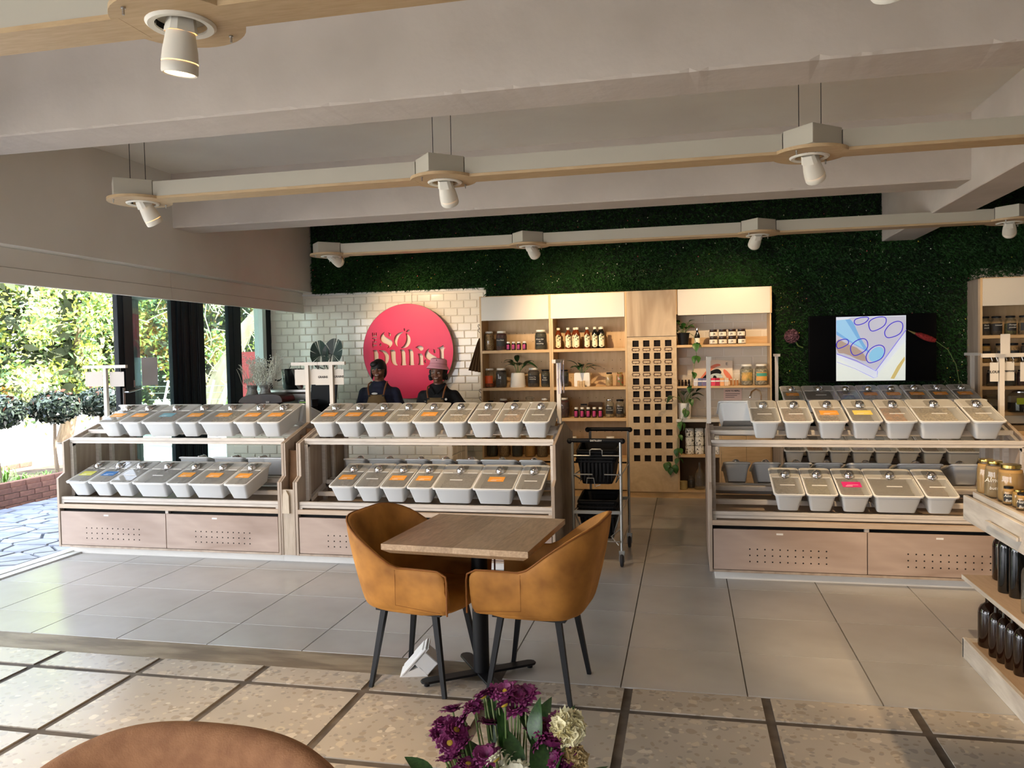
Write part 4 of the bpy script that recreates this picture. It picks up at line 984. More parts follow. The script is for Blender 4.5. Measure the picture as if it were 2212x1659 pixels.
for x, y, l in ((-1.332,0,'amber bottle with cream label, first of the bunched three'),(-1.262,.05,'amber bottle with cream label, middle of the bunched three'),(-1.224,-.03,'amber bottle with cream label, third of the bunched three'),(-1.109,0,'amber bottle with cream label standing alone mid shelf')): dup(j0, (x, YS+y, 1.70), label=l, rot=(0,0,R.uniform(-.2,.2)))
dup(j1, (-1.020, YS, 1.70), label='dark bottle with cream label, next to the last in the upper row'); dup(j1, (-.968, YS+.08, 1.70), label='dark bottle half hidden behind the last two bottles')
jar(-2.282,YS,1.262,.062,.228,food('apricot',(196,96,40)),'jar with bright orange label and white lid, second shelf',tagc=mat('label_orange',(232,96,36),.5),txt=('. ....',),tsz=.016,fill=.3)
jar(-2.140,YS,1.262,.068,.228,dark,'jar of dark tea with white lid beside the white plant pot')
jar(-1.749,YS,1.262,.072,.226,dark,'large jar of black tea with chalk writing, right of the leafy pot'.replace('right of','just past'),txt=('Green Tea','everything'),tagc=m_slate,tsz=.018)
jar(-1.608,YS,1.262,.055,.204,green,'smaller jar with black lid and chalk label, against the divider',lid='b',tagc=m_slate,txt=('Wild','Rooibos'),tsz=.018)
jar(-1.387,YS,1.262,.056,.198,green,'narrow jar partly hidden behind the hanging price sheets',lid='b',tagc=m_slate)
jar(-.863,YS,1.262,.042,.158,nuts,'small jar of pale cashews with black lid, second shelf',lid='b')
jar(-.741,YS,1.262,.042,.158,mix,'small jar of coloured dried fruit with brown lid, second shelf end',lid='g')
jar(-1.396,YS,.903,.066,.230,red,'big jar of dark dried fruit with white lid behind the sheet pole')
jar(-.863,YS,.903,.052,.212,food('choc',(214,190,150)),'jar with chalk label Hemp Chocolate, third shelf',lid='c',fill=.18,tagc=m_slate,txt=('Hemp','Chocolate'),tsz=.019)
jar(-.743,YS,.903,.054,.206,food('tea2',(110,90,60)),'jar with chalk label Summer Fruits, third shelf end',lid='b',fill=.2,tagc=m_slate,txt=('Summer','Fruits'),tsz=.019)
for i, (x, r, h, l) in enumerate(((-2.275,.042,.200,'b'),(-2.117,.058,.226,'w'),(-1.965,.042,.205,'b'),(-1.806,.064,.24,None),(-1.620,.052,.228,'w'))):
    jar(x, YS, .903, r, h, (dark, red, seeds, None, oats)[i], ['short jar whose black lid just shows above the tubs', 'white lidded jar just showing above the tubs', 'black lidded jar low behind the tub lids', 'glass stoppered pitcher showing above the tubs', 'white lidded jar above the tubs near the divider'][i], lid=l)
for i, (x, f_, tx) in enumerate(((-2.268,green,('Aloe','Powder')),(-2.121,oats,()),(-1.963,green,('Kelp',)),(-1.806,spice,('Maca',)),(-1.662,seeds,('Pollen',)))):
    jar(x, YS, .44, .064, .25, f_, 'jar of %s seen through the gap between the tub tiers' % ('dark green powder', 'crinkled flakes', 'olive powder', 'golden spice', 'brown chips')[i], txt=tx, tagc=None, fill=.8)
    if tx:
        jr = [o for o in COL.objects if o.name.startswith('glass_jar')][-1]
        for k, s_ in enumerate(tx): words(s_, .024, m_chalk, jr, (0, -.067, .20-.03*k), shear=.25)
for i, x in enumerate((-1.30, -.86)): jar(x, YS, .44, .060, .24, (oats, seeds)[i], 'jar on the low shelf behind the shopping trolley, %s' % ('pole side', 'column side')[i])
t = thing('cutting_board', 'dark wooden board leaning behind the five supplement bottles', 'board', (-1.044, 9.27, .903), (-.12,0,0)); put('board', MB().prism([(-.08,0),(.08,0),(.085,.01),(.085,.155),(.075,.17),(-.075,.17),(-.085,.155),(-.085,.01)], 'y', 0, .014), wood('board_wood', (120,84,46), (96,64,34), 'x', 8), t)
t = thing('tin', 'small tin standing behind the first supplement bottles', 'tin', (-1.17, 9.20, .903)); put('body', MB().box(-.035,.035,-.02,.02,0,.14), mat('tin_print', (120,98,70), .5, c2=(60,46,34), scale=30), t); put('lid', MB().box(-.036,.036,-.021,.021,.14,.152), m_blackp, t)
for i, x in enumerate((-1.205,-1.175,-1.145)):
    t = thing('wood_block', 'little wooden block before the square white pot, %s of three' % ORD[i], 'block', (x, 9.02, 1.262), group='little wooden blocks'); put('block', MB().box(-.013,.013,-.012,.012,0,.065+.006*(i != 1)), m_plyh, t, bevel=.002)

# plants -----------------------------------------------------------
LEAFM = {}
def leaf_mesh(kind, L_=1.0, W_=.35, droop=.35, m=None, seg=7, name='leaf'):
    if kind in LEAFM: return LEAFM[kind]
    mb = MB()
    for i in range(seg+1):
        s_ = i/seg; w_ = W_*.5*(math.sin(PI*min(1, s_**.75)))**.9 if 0 < i < seg else .004; z = .25*s_-droop*s_*s_*1.3
        mb.v += [(s_*L_, -w_, z+w_*.35), (s_*L_, 0, z), (s_*L_, w_, z+w_*.35)]
    for i in range(seg): a = 3*i; mb.f += [(a, a+3, a+4, a+1), (a+1, a+4, a+5, a+2)]
    me = mesh_of(name, mb); me.materials.append(m); me.polygons.foreach_set('use_smooth', [True]*len(me.polygons)); LEAFM[kind] = me; return me
leafS = leaf_mesh('spath', 1, .34, .45, m_leafd); leafH = leaf_mesh('heart', 1, .72, .35, m_leaf)
def leafy(t, n, base_z, ln, stem, spread=1.0, me=None, up=(.5, 1.3), r0=.02):
    for i in range(n):
        a = 2*PI*i/n+R.uniform(-.4, .4); st = R.uniform(*stem); e = R.uniform(*up); dx, dy = math.cos(a)*math.cos(e)*spread, math.sin(a)*math.cos(e)*spread*.7
        p0 = (math.cos(a)*r0, math.sin(a)*r0, base_z); p1 = (p0[0]+dx*st*.5, p0[1]+dy*st*.5, base_z+math.sin(e)*st*.7); p2 = (p0[0]+dx*st, p0[1]+dy*st, base_z+math.sin(e)*st)
        put('stem', MB().tube([p0, p1, p2], .0025, 5), m_stem, t)
        o = put('leaf', me or leafS, None, t, loc=p2); s_ = ln*R.uniform(.75, 1.15); o.scale = (s_, s_, s_); o.rotation_euler = (R.uniform(-.3, .3), -R.uniform(-.1, .9), a+R.uniform(-.3, .3))
def pot(t, prof, m, n=24): put('pot', MB().lathe(prof, n, cap=True), m, t, smooth=True, angle=40); put('soil', MB().lathe([(prof[-1][0]*.92, prof[-1][1]-.012), (.001, prof[-1][1]-.008)], n, cap=False), mat('potting_soil', (40,30,22), .95), t)
t = thing('potted_plant', 'peace lily in a white tapered pot between two tea jars', 'plant', (-1.936, 9.12, 1.262)); pot(t, [(.088,0),(.092,.01),(.078,.16),(.074,.17)], mat('pot_white', (240,236,226), .4)); leafy(t, 9, .165, .19, (.06,.16), me=leafS, up=(.5,1.4))
t = thing('potted_plant', 'small leafy plant in a square white pot, second shelf', 'plant', (-1.173, 9.12, 1.262))
put('pot', MB().prism([(-.086,0),(.086,0),(.091,.012),(.091,.148),(.082,.16),(-.082,.16),(-.091,.148),(-.091,.012)], 'y', -.04, .06), mat('pot_white', (240,236,226), .4), t, bevel=.004); leafy(t, 12, .158, .135, (.05,.12), me=leafS, up=(.6,1.4))
t = thing('trailing_plant', 'trailing plant in a black pot on the top niche shelf, vines hanging to the floor', 'plant', (-.024, 9.10, 1.717))
pot(t, [(.055,0),(.068,.125),(.074,.126),(.075,.137)], m_blackp, 20); leafy(t, 14, .13, .085, (.04,.15), me=leafH, up=(.3,1.3))
V_ = [(.07,-.05,.13),(.11,-.12,.10),(.135,-.13,.02),(.14,-.13,-.12),(.10,-.13,-.30),(.08,-.13,-.45),(.06,-.13,-.60),(.02,-.13,-.72),(-.03,-.125,-.85),(-.06,-.125,-1.0),(-.075,-.125,-1.15),(-.07,-.13,-1.26),(-.10,-.13,-1.33),(-.16,-.125,-1.36),(-.20,-.125,-1.31)]
put('vine', MB().tube(V_, .003, 5), m_stem, t)
for i, p in enumerate(V_[2:]):
    for k in range(2 if i not in (3, 4, 7) else 1):
        o = put('leaf', leafH, None, t, loc=p); s_ = R.uniform(.075, .11); o.scale = (s_, s_, s_); o.rotation_euler = (R.uniform(-.4,.4), R.uniform(.4,1.3), R.uniform(-2.6, -.4)+k*.8)
t = thing('potted_plant', 'drooping leafy plant in a white pot with a green emblem on the worktop', 'plant', (-.021, 9.08, .892)); pot(t, [(.060,0),(.068,.01),(.074,.165),(.074,.175)], mat('pot_white', (240,236,226), .4)); leafy(t, 15, .17, .16, (.08,.24), me=leafS, up=(.4,1.3), spread=1.1)
put('emblem', MB().prism(chaikin([(0,.13),(.026,.095),(.024,.065),(0,.05),(-.024,.065),(-.026,.095)],2), 'y', -.0755, -.0745), mat('emblem_green', (120,140,50), .5), t); put('emblem_core', MB().prism(chaikin([(0,.115),(.014,.09),(.012,.072),(0,.066),(-.012,.072),(-.014,.09)],2), 'y', -.0765, -.0755), mat('emblem_light', (190,196,110), .5), t)

# niche goods ------------------------------------------------------
t = thing('sauce_bottle', 'dark bottle with a pale label beside the black pot', 'bottle', (.129, 9.12, 1.717)); put('bottle', MB().lathe([(.029,0),(.031,.005),(.031,.10),(.013,.14),(.012,.165)], 14), m_darkgl, t, smooth=True); put('cap', MB().lathe([(.014,.163),(.014,.186),(.001,.187)], 12, cap=False), m_chrome, t); put('label', MB().lathe([(.0318,.02),(.0318,.075)], 14, cap=False), m_cream, t)
def preserve(x, z):
    t = thing('preserve_jar', 'x', 'jar', (x, 9.12, z), group='stacked preserve jars'); put('glass', MB().lathe([(.042,0),(.047,.006),(.047,.055),(.038,.066)], 18), mat('preserve', (40,20,14), .2), t, smooth=True)
    put('lid', MB().lathe([(.041,.066),(.041,.082),(.001,.083)], 18, cap=False), mat('lid_dark', (54,34,26), .35), t)
    lb = put('label', MB().add([(.0478*math.cos(a), .0478*math.sin(a), q) for q in (.008,.054) for a in [-PI/2-1.2+.24*i for i in range(11)]], [(i,i+1,12+i,11+i) for i in range(10)]), m_cream, t)
    words('jit', .034, m_ink, lb, (0, -.0495, .033), bold=.0005); return t
p0 = preserve(.304, 1.717); n_ = 0
for r_ in range(2):
    for i in range(4):
        l = 'cream labelled preserve jar, %s in the %s row of the stack' % (ORD[i], ('bottom', 'upper')[r_])
        if n_ == 0: p0['label'] = l
        else: dup(p0, (.304+.1013*i, 9.12, 1.717+.084*r_), rot=(0,0,R.uniform(-.35,.35)), label=l)
        n_ += 1
# poster of an eye
t = thing('eye_poster', 'printed poster of a made up eye leaning on the niche tiles', 'poster', (.30, 9.325, 1.258))
put('sheet', MB().add([(-.22,0,0),(.22,0,0),(.22,-.006,.27),(.0,-.006,.288),(-.22,-.006,.27)], [(0,1,2,3,4)]), mat('poster_paper', (240,222,196), .6), t)
def flat(name, pts, m, y, par, n=2): return put(name, MB().prism(chaikin(pts, n), 'y', y, y-.0006), m, par)
flat('brow', [(-.18,.02),(-.10,.13),(-.02,.22),(.06,.245),(.10,.22),(.02,.20),(-.06,.12),(-.13,.03)], mat('eye_coral', (232,128,96), .6), -.008, t)
flat('lash', [(-.17,.015),(-.08,.12),(.0,.17),(.06,.185),(.10,.15),(.09,.12),(.03,.13),(-.03,.11),(-.09,.06),(-.14,.01)], m_blackp, -.0092, t)
flat('eyeball', [(-.06,.09),(.0,.13),(.08,.13),(.12,.09),(.10,.03),(.0,.01),(-.06,.03)], mat('eye_blue', (170,196,200), .5, c2=(210,220,216), scale=40), -.0104, t)
flat('pupil', [(.01,.11),(.04,.10),(.045,.06),(.03,.03),(.01,.04),(.0,.08)], m_blackp, -.0116, t)
flat('cheek', [(.13,.19),(.22,.08),(.21,.03),(.16,.07),(.11,.15)], mat('eye_coral', (232,128,96), .6), -.008, t)
words('E', .045, m_ink, t, (.155, -.009, .235))
BX = [('white', (206,206,214)), ('blue', (96,104,140)), ('violet', (120,110,150)), ('crimson', (206,36,72)), ('red', (222,60,88)), ('deep red', (180,24,60)), ('orange', (236,170,110)), ('cream', (226,200,170))]
for i, (n, c) in enumerate(BX):
    t = thing('product_carton', 'small %s carton in the row before the eye poster' % n, 'carton', (.105+.0475*i, 9.06, 1.258), group='cartons before the poster')
    put('box', MB().box(-.022, .022, -.03, .03, 0, .085), mat('carton_'+n, c, .5), t, bevel=.001); put('band', MB().box(-.0225, .0225, -.031, .0, .045, .06), m_paper, t)
for i in range(4):
    t = thing('brown_vial', 'little brown vial at the column end of the lower niche shelf, %s of four' % ORD[i], 'bottle', (-.075+.036*i, 9.07, 1.258), group='little brown vials')
    put('bottle', MB().lathe([(.015,0),(.015,.045),(.008,.055)], 10), m_amber, t, smooth=True); put('cap', MB().lathe([(.009,.055),(.009,.07),(.001,.07)], 10, cap=False), m_blackp, t)
for i, x in enumerate((.49, .525, .556)):
    t = thing('cork_vial', 'cork coloured vial beside the cartons, %s of three' % ORD[i], 'bottle', (x, 9.07, 1.258), group='cork coloured vials'); put('bottle', MB().lathe([(.012,0),(.012,.055),(.008,.06)], 10), mat('corkish', (176,120,66), .6), t); put('cap', MB().lathe([(.010,.06),(.010,.075),(.001,.075)], 10, cap=False), m_cream, t)
jar(.659,YS,1.257,.073,.232,food('powder',(214,206,186)),'big jar with an orange and picture label, lower niche shelf',lid='w',tagc=mat('label_amber',(228,176,90),.5,c2=(90,110,70),scale=12),fill=.75)
jj = jar(.814,YS,1.257,.074,.232,food('powder',(214,206,186)),'big jar with an orange and teal label, next to the niche end board',lid='w',tagc=mat('label_amber2',(232,170,84),.5),fill=.75)
put('teal_band', MB().add([(.0765*math.cos(a), .0765*math.sin(a), q) for q in (.10,.135) for a in [-PI/2-.8+.16*i for i in range(11)]], [(i,i+1,12+i,11+i) for i in range(10)]), mat('teal', (70,160,140), .5), jj)
t = thing('tap', 'curved chrome tap over the sink worktop', 'tap', (.76, 9.24, .892)); put('spout', MB().tube([(.06,0,0),(.06,0,.24),(.045,-.02,.29),(.0,-.05,.315),(-.045,-.08,.29),(-.062,-.09,.24),(-.064,-.09,.225)], .011, 10), m_chrome, t, smooth=True); put('base', MB().lathe([(.024,0),(.024,.012),(.014,.02)], 14, (.06,0)), m_chrome, t); put('lever', MB().tube([(.06,-.02,.04),(.10,-.06,.06)], .005, 6), m_chrome, t)
t = thing('notice', 'small printed how to notice stuck on the sink tiles', 'notice', (.518, 9.337, 1.10)); put('sheet', MB().box(-.10,.10,-.002,0,-.06,.11), mat('notice_pink', (232,206,196), .7), t); words('HOW TO REFILL', .022, m_ink, t, (0, -.003, .085), bold=.0008)
for i in range(3): put('text_line', MB().box(-.08,.08-.03*i,-.0032,-.0022,.05-.02*i,.055-.02*i), m_ink, t)
def pack(): 
    t = thing('paper_pack', 'x', 'pack', (.033, 9.10, .487), group='white printed packs in the niche')
    put('wrap', MB().lathe([(.038,0),(.048,.006),(.050,.05),(.048,.094),(.036,.098)], 12), mat('pack_print', (236,232,220), .6, c2=(70,66,60), scale=44, lo=.56, hi=.62), t, smooth=True); return t
k0 = pack(); n_ = 0
for c_ in range(4):
    for r_ in range(3):
        l = 'white printed pack, %s column from the drawer column, %s of its stack' % (ORD[c_], ('bottom', 'middle', 'top')[r_])
        if n_ == 0: k0['label'] = l
        else: dup(k0, (.033+.106*c_, 9.10, .487+.0985*r_), rot=(0,0,R.uniform(0, 6)), label=l)
        n_ += 1
t = thing('candle', 'squat beige candle in the lowest niche', 'candle', (-.041, 9.08, .09)); put('cup', MB().lathe([(.038,0),(.044,.004),(.044,.092),(.040,.095),(.039,.08),(.001,.08)], 18, cap=False), mat('candle', (170,150,96), .6), t, smooth=True)
jar(.045,9.17,.09,.040,.14,dark,'dark little jar behind the candle in the lowest niche',lid=None,fill=.6)
t = thing('glass_carboy', 'clear long necked glass bottle in the lowest niche', 'bottle', (.139, 9.10, .09)); put('glass', MB().lathe([(.055,0),(.060,.01),(.060,.16),(.045,.20),(.018,.24),(.013,.31)], 20), m_glassj, t, smooth=True); put('bottom_disc', MB().lathe([(.053,.004),(.001,.006)], 20, cap=False), m_glassj, t)
t = thing('fabric_apron', 'brown pleated apron hanging on a hook at the cabinet side', 'apron', (-2.378, 9.10, 1.85))
pts = []
for i in range(9): a = i/8; pts.append(a)
mb = MB()
for k, (zz, wd) in enumerate(((0,.014),(-.05,.025),(-.2,.05),(-.38,.08))):
    for i, a in enumerate(pts): mb.v.append((-wd*2*a-.01+.02, .012*(1 if i % 2 else -1)*(k*.6+.3), zz-.03*(1-a)*(k == 3)))
mb.f = [(k*9+i, k*9+i+1, k*9+10+i, k*9+9+i) for k in range(3) for i in range(8)]
put('cloth', mb, mat('apron_brown', (118,92,64), .8), t); put('strap', MB().tube([(-.005,0,.0),(.01,0,.05),(.02,0,.075)], .005, 6), mat('apron_strap', (150,108,66), .7), t)
for i, zz in enumerate((1.955, 1.905, 1.19, 1.10)):
    t = thing('curled_hook', 'small dark curled hook on the cabinet side, %s from the top' % ORD[i], 'hook', (-2.36, 9.06, zz), group='curled hooks'); put('hook', MB().tube([(0,0,0),(-.02,0,.015),(-.035,0,.035),(-.03,0,.055),(-.018,0,.058),(-.014,0,.045),(-.02,0,.038)], .0035, 6), mat('iron', (60,34,26), .5), t)

# round sign -------------------------------------------------------
SX, SZ = .583/669, .583/700*.995
def S_(pts, n=2, dx=0, dy=0): 
    q = [((u+dx-981)*SX, (822-v-dy)*SZ) for u, v in pts]; return chaikin(q, n) if n else q
N = 96; loops = [[(.583*math.cos(2*PI*i/N), .583*math.sin(2*PI*i/N)) for i in range(N)]]
sbody = [(650,522),(600,545),(568,600),(575,650),(610,690),(675,712),(698,735),(690,755),(668,770),(715,762),(748,728),(760,690),(742,650),(700,628),(655,600),(628,570),(628,545)]
stear = [(690,530),(706,555),(702,585),(715,598),(733,588),(738,565),(725,545)]; scom = [(588,683),(562,702),(556,720),(572,736),(577,750),(590,722),(578,706)]
loops += [S_(sbody), S_(stear), S_(scom), S_(sbody, 2, 660, 262), S_(stear, 2, 660, 262), S_(scom, 2, 662, 262)]
loops += [S_([(935,532),(870,535),(805,570),(776,640),(785,700),(815,745),(838,756),(826,715),(832,650),(860,590),(900,550)]),
          S_([(955,545),(1000,575),(1030,630),(1025,700),(985,755),(925,775),(870,772),(915,745),(950,695),(968,630),(962,575)]),
          S_([(938,470),(927,495),(935,520),(950,522),(953,498)]), S_([(960,532),(985,502),(1028,505),(1010,530),(975,540)])]
loops += [S_(p, 0) for p in ([(452,690),(468,690),(468,716),(520,716),(520,730),(468,730),(468,755),(452,755)],
          [(452,612),(480,612),(480,612),(520,612),(520,626),(494,626),(494,664),(520,664),(520,678),(452,678),(452,664),(480,664),(480,626),(452,626)],
          [(452,532),(466,532),(466,574),(480,574),(480,538),(493,538),(493,574),(508,574),(508,532),(522,532),(522,590),(452,590)])]
loops += [S_(p, 1) for p in ([(448,792),(540,792),(540,1030),(455,1030),(468,1010),(468,815)],
          [(550,797),(630,797),(685,840),(702,905),(685,975),(632,1032),(612,1030),(632,950),(632,880),(605,830),(550,806)],
          [(708,794),(800,794),(798,930),(806,1000),(834,1032),(770,1026),(732,985),(722,900),(722,820)],
          [(858,794),(946,794),(946,1005),(962,1030),(862,1030),(880,1005),(880,818)],
          [(980,794),(1066,794),(1066,1005),(1080,1030),(985,1030),(1000,1005),(1000,818)],
          [(1092,772),(1125,747),(1175,740),(1212,762),(1218,796),(1190,820),(1160,818),(1142,792),(1112,772)],
          [(1116,860),(1208,860),(1208,1005),(1226,1030),(1122,1030),(1143,1005),(1143,880)],
          [(1418,784),(1450,772),(1482,757),(1512,735),(1512,782),(1548,786),(1512,792),(1512,985),(1524,1010),(1550,1026),(1500,1024),(1460,1000),(1450,950),(1450,794),(1418,790)])]
t = thing('round_sign', 'large round pink wall sign with cut-out shop lettering on the tiled wall', 'sign', (-3.343, 9.25, 1.715))
o = put('disc', curve_mesh('disc', loops, .012), m_pink, t); o.rotation_euler = (PI/2, 0, 0)
o = put('backing_plate', curve_mesh('backing_plate', [[(.57*math.cos(2*PI*i/N), .57*math.sin(2*PI*i/N)) for i in range(N)]], .002), m_cream, t, loc=(0, .026, 0)); o.rotation_euler = (PI/2, 0, 0)
put('edge_band', MB().lathe([(.584,-.0125),(.5855,-.0125),(.5855,.0125),(.584,.0125)], N, cap=False).tf(Matrix.Rotation(PI/2, 4, 'X')), m_signedge, t, smooth=True)
for dx, dz in ((-.35,.35),(.35,.35),(-.35,-.35),(.35,-.35)): put('spacer', MB().lathe([(.012,.012),(.012,.09)], 12).tf(Matrix.Rotation(-PI/2, 4, 'X')).off((dx, 0, dz)), m_steel, t)
put('cable', MB().tube([(.03, .07, .58), (.03, .07, .73)], .003, 5), m_cream, t)

# television -------------------------------------------------------
t = thing('television', 'wide black wall television showing a bright picture of moulds being filled', 'television', (1.975, 9.26, 1.64))
put('case', MB().box(-.645,.645,-.03,.03,-.365,.365), m_blackp, t, bevel=.004); put('bezel', MB().box(-.64,.64,-.032,-.030,-.355,.36), mat('screen_black', (2,2,3), .5, spec=.1), t)
put('bracket', MB().box(-.2,.2,.03,.09,-.1,.1), m_black, t)
def em(n, c, s=1.0): return mat('screen_'+n, c, .5, emit=s*.42, spec=.1)
def TV(p): return [(-.363+(u-740)/758*.706, .347-(v-205)/707*.700) for u, v in p]
scr = put('picture', MB().prism(TV([(740,205),(1498,205),(1490,912),(738,912)]), 'y', -.0335, -.0325), em('base', (214,218,228), 1.15), t)
def sh(n, pts, m, y, c=0): q = TV(pts); return put(n, MB().prism(chaikin(q, c) if c else q, 'y', y, y-.0004), m, scr)
sh('tray', [(742,300),(900,215),(1490,215),(1490,380),(1180,800),(742,612)], em('tray', (198,196,208), 1.0), -.034)
sh('cloth', [(740,640),(1150,890),(1490,480),(1490,912),(738,912)], em('cloth', (226,230,220), 1.15), -.0345)
sh('cloth_fold', [(1330,890),(1400,760),(1482,650),(1485,690),(1400,840),(1370,895)], em('amber', (214,190,120), 1.0), -.035)
sh('warm_patch', [(742,430),(850,500),(1000,560),(1100,700),(1000,690),(850,610),(742,600)], em('warm', (190,166,150), .8), -.035, 1)
sh('piping_bag', [(742,240),(895,232),(930,270),(1000,430),(1110,610),(1075,590),(900,490),(742,400)], em('bag', (126,178,222), 1.0), -.0355)
sh('piping_bag_light', [(742,240),(840,235),(900,330),(1040,560),(940,500),(742,360)], em('bag2', (160,206,238), 1.0), -.036)
sh('filling', [(1090,640),(1130,570),(1200,535),(1255,560),(1262,640),(1220,680),(1120,712)], em('fill', (140,196,226), 1.1), -.036, 2)
def stroke(pts, c, w_, y=-.0372, cl=False):
    q = TV(pts); q = chaikin(q, 2) if cl else q; mb = MB(); q3 = [(a, y, b) for a, b in q]+([(q[0][0], y, q[0][1])] if cl else []); mb.tube(q3, w_, 4); put('outline', mb, em(c[0], c[1], 1.0), scr)
bl = ('blue', (66,50,200)); lv = ('lav', (140,130,220))
stroke([(745,612),(960,690),(1170,805),(1498,362)], lv, .0045); stroke([(745,700),(950,780),(1150,882),(1185,870),(1190,800)], lv, .002)
for c in ([(1095,260),(1180,215),(1285,215),(1285,290),(1230,340),(1125,380),(1095,320)], [(1265,370),(1330,290),(1420,260),(1470,300),(1450,390),(1390,430),(1300,450),(1270,420)], [(930,240),(1020,212),(1110,215),(1060,280),(950,305)],
          [(1060,640),(1110,560),(1200,515),(1265,540),(1270,610),(1230,680),(1110,722),(1075,700)], [(885,540),(950,470),(1040,440),(1085,480),(1085,560),(1000,620),(920,640)], [(742,555),(800,545),(885,500),(860,440),(742,470)]): stroke(c, bl, .0045, cl=True)

# artificial blooms pinned to the green wall
t = thing('pompom_flower', 'dusty purple ball shaped artificial flower on the grass wall beside the television', 'artificial flower', (1.155, 9.27, 1.79))
n = 500; d = NR.normal(size=(n,3)); d /= np.linalg.norm(d, axis=1, keepdims=True); V, F = scatter_quads(d*.075, .012, d, 3); put('petals', np_mesh('petals', V, F), mat('dusty_purple', (132,92,104), .7), t); put('core', MB().sph((0,0,0), .07, 14, 8), mat('dusty_core', (84,54,66), .8), t)
put('stem', MB().tube([(.04,0,-.06),(.07,0,-.11),(.12,.01,-.13)], .009, 6), m_stem, t)
t = thing('red_spike_flower', 'red spike shaped artificial flower on a long curving stem over the television', 'artificial flower', (2.50, 9.20, 1.75))
put('spike', MB().tube([(-.10,0,.04),(-.05,0,.02),(0,0,-.005),(.06,0,-.03),(.10,0,-.045)], [.012,.028,.033,.032,.02], 10), mat('flower_red', (170,44,40), .8, c2=(120,24,26), scale=60, bump=.8, bscale=120), t, smooth=True); put('tip', MB().tube([(-.17,0,.075),(-.10,0,.04)], [.003,.014], 8), mat('tip_olive', (128,112,58), .7), t)
put('stem', MB().tube([(.10,0,-.045),(.22,0,-.14),(.30,0,-.30),(.34,.02,-.50)], .004, 6), m_stem, t)

# second jar cabinet at the far end -------------------------------
t = thing('tea_cabinet', 'birch cabinet of dark labelled jars at the far end of the green wall', 'shelving', (2.965, 9.0, 0))
shelf_case(t, 0, 1.6, 0, .338, .07, 2.34, (1.749, 1.464, 1.221, .955), m_ply, m_plyh)
put('gloss_panel', MB().box(.022, 1.58, -.006, .012, 2.05, 2.332), m_gloss, t, bevel=.002); put('white_drawer', MB().box(.022, 1.58, -.004, .02, .84, .92), m_gloss, t); put('lower_door', MB().box(.022, 1.58, -.002, .018, .08, .82), m_ply, t); put('outer_cladding', MB().box(-.02, -.001, .0, .338, .0, 2.33), m_rackp, t)
for i, (x, tx) in enumerate(((3.049,('Black','seeds')),(3.160,('Linseed',)),(3.292,('Moringa','powder')),(3.418,('Maca','root')))):
    jar(x,YS,1.749,.056,.198,(dark, dark, food('moringa',(110,112,60)), seeds)[i],'chalk labelled jar reading %s, upper shelf of the far cabinet' % ('black seeds','linseed','moringa','maca root')[i],lid='b',tagc=m_slate,txt=tx,tsz=.021,fill=.6)
for i, x in enumerate((3.059,3.198,3.323,3.44)): jar(x,YS,1.464,.052,.20,(must,seeds,oats,dark)[i],'jar on the middle shelf of the far cabinet, %s from its end panel' % ORD[i],lid='b',tagc=m_slate)
for i, x in enumerate((3.124,3.29,3.41)): jar(x,YS,1.221,.055,.165,(dark,green,red)[i],'low jar on the third shelf of the far cabinet, %s from its end panel' % ORD[i],lid='b',tagc=m_slate if i == 0 else None)
jar(3.115,YS,.955,.10,.17,green,'wide shallow jar at the foot of the far cabinet',lid=None,fill=.3)
t = thing('drink_dispenser', 'glass dispenser of dark liquid with a lime green label and small tap', 'dispenser', (3.34, 9.04, .955))
put('vessel', MB().lathe([(.095,0),(.105,.02),(.105,.16),(.08,.19),(.06,.2)], 20), m_glassj, t, smooth=True); put('liquid', MB().lathe([(.09,.005),(.099,.02),(.099,.10),(.001,.10)], 20, cap=False), m_darkgl, t); put('lid', MB().lathe([(.064,.2),(.064,.212),(.01,.225),(.001,.225)], 18, cap=False), m_chrome, t)
put('label', MB().box(-.06,.05,-.112,-.108,.085,.15), mat('lime', (176,196,50), .6), t); put('tap', MB().tube([(0,-.10,.035),(0,-.135,.035),(0,-.14,.01)], .008, 8), m_chrome, t)
# ------------------------------------------------------------------ dining table and velvet chairs
t = thing('dining_table', 'square oak topped table on a black column between two mustard chairs', 'table', (-1.04, 3.86, 0), (0,0,-.082))
for i in range(4): put('board', MB().prism([(-.366+.183*i,.722),(-.366+.183*i+.1825,.722),(-.366+.183*i+.1825,.75),(-.366+.183*i,.75)], 'y', -.366, .366), wood('oak_board_%d' % (i % 3), ((204,172,136),(192,162,128),(210,180,146))[i % 3], ((160,130,98),(150,122,92),(170,142,110))[i % 3], 'y', 7, rough=.4, ring=.3), t)
put('under_edge', MB().add([(-.366,-.366,.722),(.366,-.366,.722),(.366,.366,.722),(-.366,.366,.722),(-.335,-.335,.700),(.335,-.335,.700),(.335,.335,.700),(-.335,.335,.700)], [(4,5,6,7),(0,1,5,4),(1,2,6,5),(2,3,7,6),(3,0,4,7)]), m_table, t)
put('column', MB().lathe([(.041,.02),(.041,.70)], 28), m_black, t, smooth=True); put('top_plate', MB().box(-.14,.14,-.14,.14,.690,.700), m_black, t)
for i in range(4):
    a = [22, 112, 202, 292][i]*PI/180+.30-.0; L_ = (.30,.27,.32,.34)[i]
    N_ = [(0,-.034),(L_-.03,-.034),(L_-.012,-.026),(L_,-.012),(L_,.012),(L_-.012,.026),(L_-.03,.034),(0,.034)]
    m4 = Matrix.Rotation(a, 4, 'Z'); f = put('foot', MB().prism(N_, 'z', .018, .030).tf(m4), m_black, t, bevel=.003)
    put('glide', MB().lathe([(.014,0),(.014,.018)], 12).tf(m4 @ Matrix.Translation((L_-.03,0,0))), m_blackp, t)
